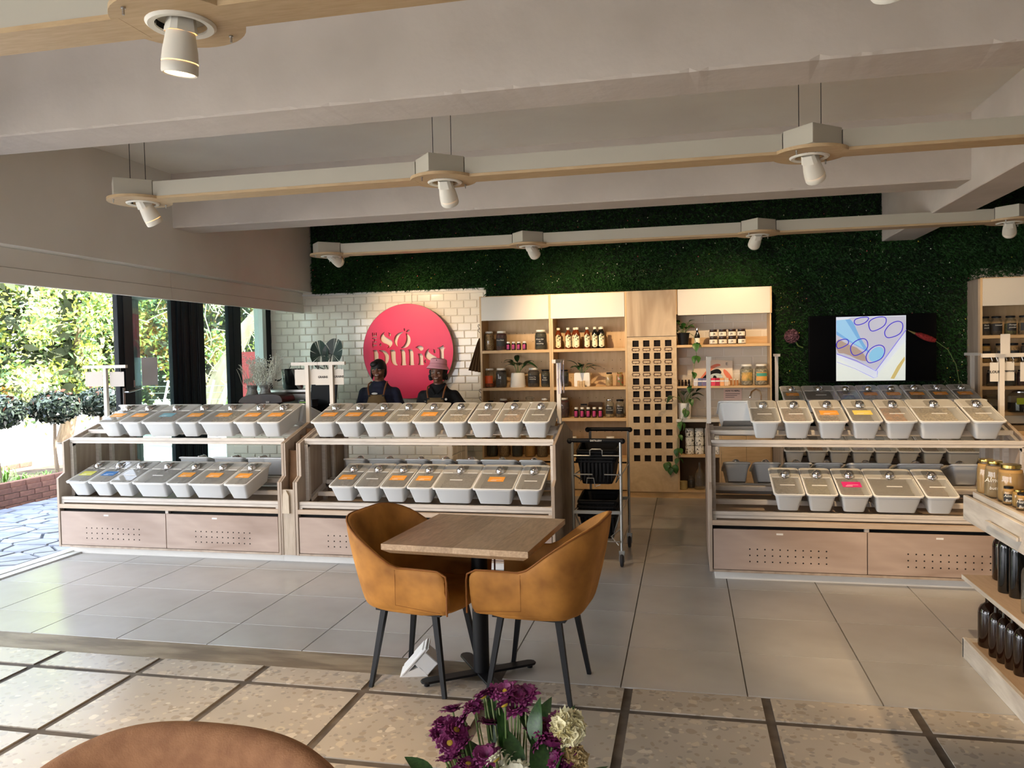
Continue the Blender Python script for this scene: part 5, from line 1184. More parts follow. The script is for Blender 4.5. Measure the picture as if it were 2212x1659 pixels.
def tub_chair(x, y, rz, label):
    t = thing('dining_chair', label, 'chair', (x, y, 0), (0, 0, rz), 'mustard velvet chairs')
    # U-shaped path (front arm tip -> round the back -> other tip)
    W2, XF, XB, RC = .275, .265, -.285, .17
    path = []
    for i in range(9): path.append((XF-(XF-(XB+RC))*i/9, -W2, 0))
    for i in range(8):
        a = -PI/2-PI/2*i/8; path.append((XB+RC+RC*math.cos(a), -W2+RC+RC*math.sin(a), 0))
    for i in range(6): path.append((XB, -W2+RC+(2*W2-2*RC)*i/5, 0))
    for i in range(1, 9):
        a = PI-PI/2*i/8; path.append((XB+RC+RC*math.cos(a), W2-RC+RC*math.sin(a), 0))
    for i in range(1, 10): path.append((XB+RC+(XF-XB-RC)*i/9, W2, 0))
    n = len(path); P = [Vector(p) for p in path]; vs = []; th = .034
    def hgt(p):
        x = p.x; u = max(0, min(1, (-.005-x)/(-.005-XB+.0))); u = u*u*(3-2*u)*.25+u*.75
        tip = max(0, min(1, (x-(XF-.05))/.05)); return .638+.215*u-.022*tip**2
    K = 0
    for i, p in enumerate(P):
        d = (P[min(i+1, n-1)]-P[max(i-1, 0)]).normalized(); o_ = Vector((d.y, -d.x, 0)); H = hgt(p)
        if o_.dot(p-Vector((.0,0,0))) < 0: o_ = -o_
        back = max(0, min(1, (.05-p.x)/.33)); flare = .012+.055*back
        def at(off, z):
            k_ = (z-.42)/(H-.42); q = p+o_*(off+flare*k_-.03*(1-k_)**2); return (q.x, q.y, z)
        ring = [at(-.02, .405), at(.0, .42), at(.004, .47), at(.004, .47+(H-.47)*.5), at(.002, H-.02), at(-.006, H-.003), at(-th*.5, H+.004), at(-th+.004, H-.004), at(-th, H-.02), at(-th-.01, .50), at(-th-.012, .44)]
        K = len(ring); vs += ring
    fs = [(i*K+k, (i+1)*K+k, (i+1)*K+(k+1) % K, i*K+(k+1) % K) for i in range(n-1) for k in range(K)]
    fs += [tuple(range(K)), tuple(reversed(range((n-1)*K, n*K)))]
    sh_ = put('shell', MB().add(vs, fs), m_velvet, t, smooth=True, angle=70); 
    sd = sh_.modifiers.new('soft', 'SUBSURF'); sd.levels = 1; sd.render_levels = 1
    pts = []
    for i, p in enumerate(P): v = vs[i*K+5]; pts.append((v[0], v[1], v[2]+.002))
    e0, e1 = pts[0], pts[-1]
    put('piping', MB().tube([(e0[0]+.004, e0[1], .43), (e0[0]+.005, e0[1], e0[2]-.03)]+pts+[(e1[0]+.005, e1[1], e1[2]-.03), (e1[0]+.004, e1[1], .43)], .0045, 6), m_velvet2, t, smooth=True)
    seat = [(-.245,-.15),(-.235,.15),(-.15,.232),(.262,.238),(.262,-.238),(-.15,-.232)]
    s = loft([[(a*.93, b*.93, .398) for a, b in chaikin(seat, 2)], [(a, b, .415) for a, b in chaikin(seat, 2)], [(a, b, .462) for a, b in chaikin(seat, 2)], [(a*.95, b*.95, .482) for a, b in chaikin(seat, 2)], [(a*.7, b*.7, .492) for a, b in chaikin(seat, 2)]])
    put('seat', s, m_velvet, t, smooth=True, angle=70)
    for sy in (-1, 1):
        put('seam', MB().tube([(.235, sy*.281, .44), (.0, sy*.290, .46), (.0, sy*.292, .63)], .0015, 4), m_velvet2, t)
        for (ax, bx) in (((.14,.205)), ((-.14,-.205))):
            put('leg', MB().tube([(ax, sy*.155, .405), (bx, sy*.20, .0)], [.0145, .0095], 4, sq=True), m_black, t)
    put('under_frame', MB().box(-.18,.18,-.18,.18,.385,.40), m_black, t)
    return t
tub_chair(-1.315, 3.80, -.17, 'mustard velvet tub chair on the window side of the table, its arm towards the viewer')
tub_chair(-.725, 3.80, PI-.10, 'mustard velvet tub chair on the aisle side of the table, nearer the shopping trolley')
t = thing('table_stand_box', 'small white folding stand lying under the table like a tilted box', 'stand', (-1.385, 3.86, .0), (0, 0, .25))
w1 = mat('white_stand', (226,226,224), .35)
put('slanted_plate', MB().boxc((0,0,0), (.185,.15,.010)).tf(Matrix.Translation((-.01,0,.078)) @ Matrix.Rotation(-.82, 4, 'Y')), w1, t, bevel=.002); put('second_plate', MB().boxc((0,0,0), (.17,.14,.006)).tf(Matrix.Translation((.008,0,.084)) @ Matrix.Rotation(-.82, 4, 'Y')), w1, t)
put('box', MB().boxc((0,0,0), (.085,.14,.11)).tf(Matrix.Translation((.045,0,.072)) @ Matrix.Rotation(-.82, 4, 'Y')), w1, t, bevel=.004); put('base_wedge', MB().prism([(-.085,0),(.06,0),(.02,.05),(-.06,.02)], 'y', -.07, .07), w1, t)

# ------------------------------------------------------------------ near tan chair, vase of flowers on its table
t = thing('tan_chair', 'tan linen chair whose rounded back rises at the bottom edge', 'chair', (-.975, 1.05, .0))
n = 40; K = 9; vs = []
for i in range(n+1):
    a = PI*i/n-.0; c, s = math.cos(a), math.sin(a); x_ = .44*(abs(c)**.75)*(1 if c > 0 else -1); y_ = .42*(max(s,0)**.75); H = .61+.266*(max(s,0)**.85)
    for off, z in ((-.04,.42),(.0,.44),(.012,.55),(.02,H-.05),(.016,H-.012),(-.012,H+.008),(-.045,H-.006),(-.065,H-.05),(-.075,.46)):
        vs.append((x_+off*c*1.0, y_+off*s, z))
fs = [(i*K+k, (i+1)*K+k, (i+1)*K+(k+1) % K, i*K+(k+1) % K) for i in range(n) for k in range(K)]+[tuple(range(K)), tuple(reversed(range(n*K, (n+1)*K)))]
o = put('shell', MB().add(vs, fs), m_linen, t, smooth=True, angle=70); sd = o.modifiers.new('soft', 'SUBSURF'); sd.levels = 1; sd.render_levels = 1
put('seat', MB().box(-.28,.28,-.12,.36,.40,.48), m_linen, t, bevel=.03, seg=3)
for a, b in ((-1,-1),(1,-1),(-1,1),(1,1)): put('leg', MB().tube([(a*.2, .12+b*.15, .40), (a*.25, .12+b*.2, 0)], [.018,.012], 8), m_black, t)
t = thing('side_table', 'small round table under the bouquet, almost out of view', 'table', (-.27, 1.12, 0))
put('top', MB().lathe([(.34,.715),(.35,.72),(.35,.738),(.34,.742)], 40), m_table, t); put('column', MB().lathe([(.035,.02),(.035,.715)], 20), m_black, t); put('base', MB().lathe([(.22,0),(.22,.012),(.04,.03)], 28), m_black, t)
t = thing('bouquet', 'bouquet of purple and white chrysanthemums with dark leaves at the bottom edge', 'flowers', (-.272, 1.15, .742))
put('vase', MB().lathe([(.045,0),(.05,.01),(.046,.12),(.05,.15),(.048,.15),(.043,.12),(.045,.012)], 24), m_glassj, t, smooth=True)
m_pur = mat('purple_petal', (100,20,74), .6, c2=(128,36,96), scale=30); m_whp = mat('white_petal', (236,232,212), .6, c2=(222,220,186), scale=20); m_yel = mat('flower_eye', (210,180,60), .6); m_cre = mat('carnation', (248,242,206), .7, c2=(238,228,184), scale=18)
def petal_flower(r, n1, m, cup, wid, layers=2, eye=True):
    mb = MB()
    for L_ in range(layers):
        for i in range(n1):
            a = 2*PI*i/n1+L_*.35+R.uniform(-.08,.08); rr = r*(1-.22*L_)*R.uniform(.85,1.1); z1 = cup*rr*(.5+.6*L_); k = len(mb.v); ca, sa = math.cos(a), math.sin(a)
            for q, w_, zz in ((.12,.3,0),(.5,1,z1*.6),(.85,.75,z1*.9),(1.0,.12,z1*(.8 if L_ else .5))): mb.v += [(ca*rr*q+sa*wid*w_, sa*rr*q-ca*wid*w_, zz), (ca*rr*q-sa*wid*w_, sa*rr*q+ca*wid*w_, zz)]
            mb.f += [(k+2*j, k+2*j+1, k+2*j+3, k+2*j+2) for j in range(3)]
    me = mesh_of('blossom', mb); me.materials.append(m); return me
fp = [petal_flower(.025, 13, m_pur, .5, .0046, 3) for _ in range(3)]; fw = [petal_flower(.034, 15, m_whp, .5, .0048, 3) for _ in range(2)]
eye = mesh_of('eye', MB().sph((0,0,.002), .0062, 10, 5, (1,1,.6))); eye.materials.append(m_yel)
O_ = Vector((-.272, 1.15, .742))
def ray_pt(u, v, yd):
    """bouquet layout measured off the photograph, given as x, z in the vase's own plane"""
    return None
FL_ = []
def bloom(x, z, y, me, s_=1.0, e=True, tilt=None):
    x = x*.66 if x > 0 else x; s_ *= .8; z = .385-(.385-z)*.62
    p = Vector((x, y, z)); st = put('stem', MB().tube([(x*.12, y*.1, .05), (x*.6, y*.5, z*.6), tuple(p)], .0016, 5), m_stem, t)
    o = put('blossom', me, None, st, loc=p); o.scale = (s_,)*3; o.rotation_euler = tilt or (R.uniform(.1,.9), R.uniform(-.4,.4)+x*3, R.uniform(0, 6))
    if e: q = put('blossom_eye', eye, None, st, loc=p); q.rotation_euler = o.rotation_euler
# (x, z above the table, depth) of the blossoms
PUR = [(.0,.385,0),(-.018,.375,.01),(.022,.378,0),(-.035,.368,0),(.045,.372,.01),(-.048,.345,-.01),(.004,.366,-.02),(-.06,.32,-.02),(-.085,.325,0),(-.072,.302,-.03),(-.095,.298,-.01),(-.10,.28,-.02),(-.078,.278,-.04),(-.055,.275,-.04),(-.07,.25,-.05),(-.045,.245,-.06),(-.03,.30,0),(-.02,.262,-.05),
       (-.06,.225,-.06),(-.035,.215,-.07),(-.085,.232,-.04),(-.015,.225,-.07),(-.0,.205,-.07),(.028,.345,0),(.085,.315,.0),(.10,.30,-.01),(.118,.318,0),(.125,.30,-.01),(.11,.275,-.02),(.135,.28,0),(.14,.255,-.01),(.12,.25,-.03),(.085,.285,-.02),(.065,.28,0),(.145,.235,-.02),(.128,.232,-.03),(-.05,.195,-.06),(-.09,.255,-.03),(.03,.325,.01)]
for i, (x, z, y) in enumerate(PUR): bloom(x, z, y, fp[i % 3], R.uniform(.85,1.2), i % 3 == 0)
for x, z, y, s_ in ((-.002,.265,-.06,.75),(-.018,.235,-.07,.5),(.035,.225,-.05,1.0),(.06,.175,-.07,1.25),(.028,.155,-.08,.9),(.01,.235,-.04,.9),(-.055,.155,-.08,.8),(.0,.15,-.08,.9),(.10,.20,-.05,.6)): bloom(x, z, y, fw[R.randint(0,1)], s_)
mb = MB()
P = NR.normal(size=(700,3)); P /= np.linalg.norm(P, axis=1, keepdims=True); V, F = scatter_quads(P*.024*NR.uniform(.7,1,(700,1))*np.array([1,1,.9])+np.array([.092,0,.338]), .009, P, 1.2, aspect=1.2)
st = put('stem', MB().tube([(.01,0,.05),(.08,0,.18),(.092,0,.32)], .0022, 5), m_stem, t); put('carnation', np_mesh('carnation', V, F), m_cre, st); put('carnation_core', MB().sph((.092,0,.338), .0205, 14, 10), m_cre, st, smooth=True)
V, F = scatter_quads(P*.018*NR.uniform(.7,1,(700,1))+np.array([.100,-.01,.295]), .010, P, 1.2, aspect=1.2); put('carnation', np_mesh('carnation', V, F), mat('faded_cream', (214,190,140), .7), st)
lf = leaf_mesh('bouquet', 1, .42, .25, mat('bouquet_leaf', (30,62,24), .4, c2=(50,86,34), scale=16)); lfn = leaf_mesh('bouquet_narrow', 1, .2, .3, mat('bouquet_leaf', (40,78,30)))
for x, z, y, s_, yaw, pit, k in ((.072,.29,-.02,.085,1.57,-1.3,0),(.05,.30,0,.06,2.6,-.9,0),(.0,.25,-.02,.11,2.0,-1.2,1),(-.02,.26,0,.12,1.9,-1.15,1),(-.10,.205,-.05,.075,2.9,-.5,0),(-.085,.175,-.07,.06,3.3,.1,0),(.105,.22,-.06,.10,1.3,-.7,0),(.085,.215,-.05,.10,1.9,-1.0,0),(.12,.17,-.08,.12,.2,-.1,0),(.10,.15,-.08,.12,-.3,.1,0),
                          (.15,.19,-.04,.085,.6,-.6,0),(.04,.23,-.04,.09,2.3,-.9,0),(.06,.20,-.05,.09,1.4,-.4,0),(.02,.195,-.05,.08,1.7,-.9,0),(-.05,.16,-.06,.08,3.6,0,0),(-.12,.13,-.05,.10,3.2,.0,0),(.135,.14,-.07,.10,0,.2,0),(.17,.165,-.05,.07,.1,-.3,0),(.05,.25,.02,.10,1.0,-1,0),(-.06,.20,.0,.09,2.6,-.8,0),(.09,.24,.02,.10,.9,-.9,0),(.03,.17,.0,.12,.5,-.6,0),(-.03,.17,.0,.12,2.6,-.6,0)):
    x = x*.7 if x > 0 else x; z = .36-(.36-z)*.62; s_ *= .8
    o = put('leaf', (lf, lfn)[k], None, t, loc=(x, y, z)); o.scale = (s_,)*3; o.rotation_euler = (R.uniform(-.5,.5), pit, yaw)
for i in range(9):
    x = -.03+.009*i+R.uniform(-.004,.004); put('stem', MB().tube([(x*.4, 0, .1), (x*.9, .005, .25), (x*1.3-.01, 0, .375)], .0013, 5), mat('pale_stem', (150,164,110), .6), t)

# ------------------------------------------------------------------ shopping trolley with two piles of baskets
t = thing('shopping_trolley', 'two tier grey wire trolley with black handles parked at the end of the stand', 'trolley', (-.68, 6.05, 0))
m_tr = mat('trolley_grey', (150,150,146), .35, .6)
for a, b in ((-.185, 0), (.185, 0), (-.12, .62), (.20, .62)): put('post', MB().tube([(a, b, .12), (a, b, .96 if b == 0 else .985)], .011, 8), m_tr, t, smooth=True)
for b, z0, xa, xb in ((0, .972, -.205, .20), (.62, 1.0, -.14, .215)):
    put('handle', MB().tube([(xa, b, z0), (xb, b, z0)], .017, 10), m_blackp, t, smooth=True)
    for q in (xa, xb): put('handle_end', MB().sph((q, b, z0-.004), .022, 10, 8), m_blackp, t, smooth=True)
words('DISTILLERY', .018, m_chalk, t, (0, -.0185, .972))
for z in (.855, .70, .185):
    put('front_wire', MB().tube([(-.185,0,z),(-.06,0,z),(-.05,0,z),(-.05,0,z+.04),(-.035,0,z+.05),(.03,0,z+.05),(.045,0,z+.04),(.045,0,z),(.185,0,z)] if z > .8 else [(-.185,0,z),(-.17,-.02,z+.012),(-.03,-.02,z+.012)], .005, 6), m_tr, t)
    if z < .8: put('front_wire', MB().tube([(.185,0,z),(.17,-.02,z+.012),(.06,-.02,z+.012)], .005, 6), m_tr, t)
put('front_bar', MB().box(-.185,.185,-.010,.010,.405,.43), m_tr, t); put('hook_loop', MB().tube([(-.075,-.02,.64),(-.07,-.03,.685),(-.02,-.03,.685),(-.01,-.03,.62),(.03,-.03,.635)], .004, 6), m_tr, t)
for s_ in (-1, 1):
    for z in (.70, .425, .185):
        put('side_wire', MB().tube([(.185*s_, 0, z), (.20 if s_ > 0 else -.12, .62, z+.01)], .005, 6), m_tr, t)
    put('brace', MB().tube([(.18*s_, .02, .70), (.12*s_, .30, .60), (.14*s_, .6, .70)], .005, 6), m_tr, t); put('brace', MB().tube([(.18*s_, 0, .42), (.10*s_, .10, .18), (.02*s_, .3, .14)], .006, 6), m_tr, t)
put('rear_bar', MB().box(-.12,.20,.61,.63,.405,.43), m_tr, t); put('base_wire', MB().tube([(.185,0,.30),(.10,.05,.22),(.16,.02,.16)], .004, 6), m_tr, t)
for a, b in ((-.185, 0), (.185, 0), (-.10, .62), (.20, .62)):
    c = put('caster', MB().box(a-.022, a+.022, b-.012, b+.014, .085, .125).box(a-.022,a-.017,b-.012,b+.014,.04,.1).box(a+.017,a+.022,b-.012,b+.014,.04,.1), m_tr, t)
    put('wheel', MB().lathe([(.045,-.012),(.050,-.006),(.050,.006),(.045,.012)], 18).tf(Matrix.Translation((a, b, .050)) @ Matrix.Rotation(PI/2, 4, 'Y')), mat('rubber', (34,34,36), .6), c, smooth=True)
def basket(z, tilt, label, k):
    t = thing('shopping_basket', label, 'basket', (-.685, 6.30, z), (tilt, 0, R.uniform(-.03,.03)), 'nested black baskets'); w_, l_, h_ = .30, .40, .19
    rg = lambda w, l, z: rring(w, l, .03, -l/2, z, 2)
    put('body', loft([rg(w_*.78, l_*.78, 0), rg(w_*.98, l_*.98, h_), rg(w_*.96, l_*.96, h_), rg(w_*.76, l_*.76, .006)]), mat('basket_black', (8,8,9), .6, spec=.2), t)
    put('rim', loft([rg(w_, l_, h_-.012), rg(w_*1.06, l_*1.04, h_-.008), rg(w_*1.06, l_*1.04, h_+.006), rg(w_, l_, h_+.008), rg(w_*.97, l_*.97, h_)], (False, False)), mat('basket_black', (14,14,15)), t)
    for q in (-1, 1): put('grip', MB().tube([(-w_*.5, q*.02, h_), (-w_*.48, q*.19, h_+.012), (w_*.48, q*.19, h_+.012), (w_*.5, q*.02, h_)], .006, 6), mat('basket_black', (14,14,15)), t)
    for i in range(9): put('rib', MB().box(-.12+.03*i-.003, -.12+.03*i+.003, -l_*.5-.001, -l_*.5+.004, .03, h_-.02), mat('basket_rib', (14,14,15), .5, spec=.2), t)
    return t
for i in range(4): basket(.63+.028*i, .06+.02*i, 'black plastic basket in the upper pile of the trolley, %s from the bottom' % ORD[i], i)
for i in range(4): basket(.20+.035*i, .05, 'black plastic basket in the lower pile of the trolley, %s from the bottom' % ORD[i], i)

# ------------------------------------------------------------------ goods shelf near the aisle end
t = thing('bottle_shelf', 'whitewashed timber shelf unit of bottles, jars above and a drawer', 'shelving', (1.41, 2.6, 0))
m_ww = wood('whitewashed_timber', (216,210,200), (178,170,160), 'y', 4, ring=.6); m_shelf = wood('shelf_board', (190,168,146), (168,146,124), 'y', 5, ring=.4)
put('plinth_board', MB().box(0, .022, 0, 1.93, 0, .106), m_ww, t, bevel=.002); put('bottom_board', MB().box(.022, .75, 0, 1.93, .06, .085), m_shelf, t); put('end_board', MB().box(.0, .75, 1.915, 1.935, 0, .10), m_ww, t)
put('shelf', MB().box(0, .75, 0, 1.935, .418, .438), m_shelf, t, bevel=.002); put('shelf_edge', MB().box(-.003, .0, 0, 1.935, .417, .439), m_ww, t)
d = put('drawer_front', MB().box(0, .022, 0, 1.92, .735, .862), m_ww, t, bevel=.002); put('upper_tray', MB().box(.03, .75, 0, 1.87, .735, .87), m_ww, t, bevel=.002); put('tray_lip', MB().box(.03, .05, 0, 1.87, .87, .888), m_ww, t); put('tray_top', MB().box(.05, .75, 0, 1.86, .87, .874), m_shelf, t)
put('drawer_pull', MB().box(-.022, -.010, 1.18, 1.55, .79, .806).box(-.012, .001, 1.18, 1.20, .79, .806).box(-.012, .001, 1.53, 1.55, .79, .806), m_ww, d)
for a, b in ((.72, 0), (.72, 1.88)): put('upright', MB().box(a, a+.03, b, b+.04, 0, 1.3), m_ww, t)
def bottle(x, y, z, prof, m, label, grp, n=18):
    t = thing('glass_bottle', label, 'bottle', (x, y, z), group=grp); put('glass', MB().lathe(prof, n), m, t, smooth=True, angle=50)
    top = prof[-1]; put('neck_ring', MB().lathe([(top[0]*1.0, top[1]-.022), (top[0]*1.18, top[1]-.018), (top[0]*1.18, top[1]-.012), (top[0], top[1]-.008)], n, cap=False), m, t, smooth=True); return t
bost = lambda r, h: [(r*.93,0),(r,.008),(r,h*.66),(r*.94,h*.74),(r*.72,h*.82),(r*.42,h*.86),(r*.32,h*.88),(r*.32,h*.99),(r*.27,h)]
tall = lambda r, h: [(r*.95,0),(r,.006),(r,h*.68),(r*.9,h*.75),(r*.5,h*.81),(r*.46,h*.84),(r*.46,h),(r*.3,h)]
# lower shelf rows
b0 = bottle(1.515, 4.47, .085, bost(.050,.262), m_amber, 'broad amber bottle at the far end of the lowest shelf', 'bottles on the lowest shelf')
dup(b0, (1.565, 4.37, .085), label='broad amber bottle, second from the far end of the lowest shelf'); dup(b0, (1.74, 4.42, .085), label='broad amber bottle in the rear row of the lowest shelf')
b1 = bottle(1.500, 4.325, .085, bost(.034,.255), m_amber, 'slim dark brown bottle right after the two broad ones, lowest shelf', 'bottles on the lowest shelf')
b1['label'] = 'slim dark brown bottle, first after the two broad ones, lowest shelf'
for i, (x, y) in enumerate(((1.510,4.25),(1.520,4.175),(1.530,4.10),(1.555,4.015),(1.56,3.93),(1.565,3.85),(1.57,3.77))): dup(b1, (x, y, .085), label='slim dark brown bottle, %s after the two broad ones, lowest shelf' % ORD[i+1])
for i, (x, y) in enumerate(((1.66,4.26),(1.66,4.17),(1.67,4.08),(1.68,3.99))): dup(b1, (x, y, .085), label='slim dark bottle in the rear row of the lowest shelf, %s from the far end' % ORD[i])
# middle shelf
bottle(1.585, 4.46, .438, bost(.056,.262), m_amber, 'broad amber bottle on the middle shelf', 'bottles on the middle shelf')
c0 = bottle(1.510, 4.235, .438, tall(.034,.325), m_darkgl, 'tall square shouldered black bottle beside the broad amber one', 'bottles on the middle shelf')
dup(c0, (1.530, 4.155, .438), label='second tall black bottle on the middle shelf'); dup(c0, (1.66, 4.21, .438), label='tall black bottle in the rear row of the middle shelf')
bottle(1.505, 3.90, .438, bost(.05,.26), m_glassj, 'clear glass bottle on the middle shelf at the picture edge', 'bottles on the middle shelf')
# jars on the tray
YB = .874
def bj(x, y, r, h, f_, label, lid, txt=None, tg=None, z=YB): return jar(x, y, z, r, h, f_, label, lid=lid, tagc=tg, txt=txt or (), tsz=.018, fill=.86, name='nut_butter_jar', nseg=22, fr=-.35)
j = bj(1.505, 4.48, .043, .185, pb, 'gold lidded jar of pale nut butter at the drawer end', 'g'); j2 = bj(1.512, 4.385, .045, .188, food('tan_butter',(150,124,84),(136,110,74),6), 'gold lidded jar of darker butter with scribbled lettering, second from the drawer end', 'g')
words('Almond', .03, m_chalk, j2, (-.012, -.052, .095), rot=(PI/2, 0, -.35), shear=.2); words('butter', .022, m_chalk, j2, (-.012, -.052, .055), rot=(PI/2, 0, -.35), shear=.2)
bj(1.545, 4.275, .058, .185, pb, 'widest gold lidded jar of nut butter, third from the drawer end', 'g')
bj(1.505, 4.19, .026, .090, pb, 'small black lidded jar with chalk label Almond Butter', 'b', ('Almond','Butter'), m_slate); bj(1.530, 4.13, .031, .085, must, 'small gold lidded jar of mustard coloured butter', 'g'); bj(1.515, 4.06, .025, .08, pb, 'small black lidded jar with chalk label Hazelnut Butter', 'b', ('Hazelnut','Butter'), m_slate)
bj(1.530, 3.99, .027, .085, pb, 'small black lidded jar with chalk label Almond Butter, last before the picture edge', 'b', ('Almond','Butter'), m_slate); bj(1.64, 4.08, .032, .16, pb, 'taller black lidded jar behind the small jars', 'b', ('Nut',), m_slate)

# ------------------------------------------------------------------ till counter with its things
t = thing('till_counter', 'white tiled service counter behind the display stands', 'counter', (-4.77, 7.5, 0))
put('core', MB().box(0, 2.49, .012, .57, 0, .95), m_subg, t); put('top', MB().box(-.02, 2.51, -.02, .59, .95, .985), m_white, t, bevel=.002)
j = 0; z = .01
while z < .90:
    x = 0-(TW/2 if j % 2 else 0)
    while x < 2.48:
        if x > -.01 and x+TW < 2.50: put('tile', sub, None, t, loc=(x, .010, z))
        x += TW
    y = .01
    while y < .45:
        o = put('tile', sub, None, t, loc=(2.492, y, z)); o.rotation_euler = (0, 0, PI/2); o.scale = (.9, 1, 1); y += .153
    z += TH; j += 1
CT = .985
t = thing('till_monitor', 'black till screen seen from behind beyond the hanging cards', 'monitor', (-3.82, 7.85, CT))
put('screen_back', MB().boxc((0,0,0), (.30,.02,.27)).tf(Matrix.Translation((.02,0,.30)) @ Matrix.Rotation(-.22, 4, 'X')), m_blackp, t, bevel=.004); put('stand', MB().box(-.05,.09,-.02,.04,0,.2), m_blackp, t); put('foot', MB().box(-.1,.12,-.09,.09,0,.012), m_blackp, t)
t = thing('receipt_printer', 'black receipt printer with a lime green strip under the till screen', 'printer', (-3.90, 7.66, CT)); put('body', MB().box(-.07,.08,-.07,.07,0,.16), m_blackp, t, bevel=.005); put('upper', MB().box(-.075,.085,-.06,.08,.16,.235), mat('printer_dark', (34,36,42), .5), t, bevel=.006); put('green_strip', MB().box(-.06,.04,-.063,-.060,.20,.212), mat('lime_strip', (120,170,50), .5), t)
for z in (.185, .222): put('white_mark', MB().box(-.05,-.01,-.0635,-.0605,z,z+.006), m_paper, t)
put('logo_dot', MB().box(-.035,-.005,-.0715,-.0705,.10,.108), m_paper, t)
t = thing('steel_table', 'brushed steel topped side cabinet carrying the ice bucket', 'cabinet', (-4.46, 8.42, 0)); put('body', MB().box(-.32,.32,-.2,.25,0,1.27), mat('walnut', (60,40,30), .6), t); put('top', MB().box(-.34,.34,-.22,.27,1.27,1.30), m_steel, t, bevel=.003); put('front_panel', MB().box(-.10,.30,-.215,-.205,.3,1.25), m_steel, t)
t = thing('ice_bucket', 'black ice bucket with looped wire handles on the steel cabinet', 'bucket', (-4.44, 8.38, 1.30)); put('pail', MB().lathe([(.10,0),(.115,.02),(.122,.20),(.128,.235),(.118,.235),(.11,.03)], 28), mat('bucket_black', (24,28,28), .25), t, smooth=True)
put('handle', MB().tube([(-.05,0,.22),(.02,-.05,.30),(.16,-.05,.31),(.30,-.03,.27),(.42,0,.21)], .0045, 6), m_black, t); put('bird_tab', MB().prism(chaikin([(-.20,.12),(-.12,.11),(-.08,.135),(-.12,.09),(-.17,.10)],1), 'y', -.10, -.09), m_blackp, t); put('liner', MB().tube([(.06,-.11,.23),(.10,-.12,.16),(.12,-.12,.05),(.15,-.1,.0)], .02, 6), mat('grey_cloth', (120,122,120), .8), t)
def twig_vase(x, y, z, label, n, s_, glass_=True):
    t = thing('branch_vase', label, 'vase', (x, y, z)); put('vase', MB().lathe([(.06,0),(.075,.01),(.07,.10),(.05,.16),(.062,.21),(.056,.21),(.045,.16),(.06,.012)], 20), mat('smoked_vase', (150,148,142), .25, c2=(96,94,90), scale=30), t, smooth=True)
    mb = MB(); fb = MB(); Rr = random.Random(n)
    for i in range(n):
        a = [Rr.uniform(-.02,.02), Rr.uniform(-.02,.02), .12]; p = [tuple(a)]; dx, dy = Rr.uniform(-1,1), Rr.uniform(-.6,.6)
        for k in range(6): a = [a[0]+(dx*.035+Rr.uniform(-.018,.018))*s_, a[1]+dy*.02*s_, a[2]+Rr.uniform(.03,.075)*s_]; p.append(tuple(a))
        mb.tube(p, .0022, 4)
        for q in p[3:]:
            for _ in range(7 if glass_ else 0): fb.sph((q[0]+Rr.gauss(0,.02), q[1]+Rr.gauss(0,.015), q[2]+Rr.gauss(0,.02)), Rr.uniform(.004,.008), 5, 3)
    put('twigs', mb, mat('twig_white', (206,202,190), .7), t)
    if fb.v: tag(put('tiny_blossoms', fb, mat('blossom_cream', (226,226,212), .7), t), kind='stuff')
    return t
twig_vase(-4.52, 7.9, 1.155, 'smoky vase bursting with fine white dried blossom beside the ice bucket', 60, 1.05); twig_vase(-4.68, 7.9, 1.155, 'vase of bare curly white twigs nearest the corner glazing', 26, .95, False)
t = thing('timber_riser', 'dark timber riser lifting the two twig vases on the counter', 'riser', (-4.60, 7.90, CT)); put('ledge', MB().box(-.165,.17,-.11,.14,.145,.17), mat('walnut', (60,40,30)), t)
for s in (-.15, .14): put('side', MB().box(s,s+.02,-.10,.13,0,.145), mat('walnut', (60,40,30)), t)
for i in range(3):
    t = thing('leather_bag', ['dark brown folded bag on the counter end, top one with a clasp', 'dark brown folded bag, middle of the pile on the counter end', 'dark brown folded bag, bottom of the pile on the counter end'][i], 'bag', (-4.36, 7.66, CT+.098*(2-i)), (0, 0, .05*i), 'folded brown bags'); put('bag', MB().prism(chaikin([(-.26,0),(.24,0),(.25,.05),(.20,.09+.02*(i == 0)),(-.18,.097),(-.26,.04)],2), 'y', -.14, .14), mat('bag_brown', (62,38,30), .5, c2=(40,24,20), scale=9), t, smooth=True, bevel=.004)
    if i == 0: put('clasp', MB().box(.06,.10,-.145,-.14,.01,.03), m_chrome, t)
t = thing('monstera_plant', 'two dark split leaves on thin stems against the white wall tiles', 'plant', (-3.98, 8.35, 1.02))
put('pot', MB().lathe([(.06,0),(.075,.01),(.085,.15),(.08,.16),(.001,.15)], 20, cap=False), m_blackp, t, smooth=True)
def split_leaf(s_):
    mb = MB(); n = 13
    for sd in (-1, 1):
        for i in range(n):
            a0 = .08+i*.205; a1 = a0+(.205 if i % 4 else .165); r = lambda a: s_*(1.0-.18*abs(a-1.5)+.10*math.cos(2*a)); z = .03*s_
            k = len(mb.v); mb.v += [(0, 0, 0), (sd*math.sin(a0)*r(a0), 0, math.cos(a0)*r(a0)*1.1), (sd*math.sin(a1)*r(a1), 0, math.cos(a1)*r(a1)*1.1), (sd*math.sin(a1)*.35*s_, 0, math.cos(a1)*.35*s_)]
            mb.f.append((k, k+1, k+2, k+3))
    mb.v = [(x, y-.25*abs(x)-(.15*z if z > 0 else 0), z) for x, y, z in mb.v]; return mb
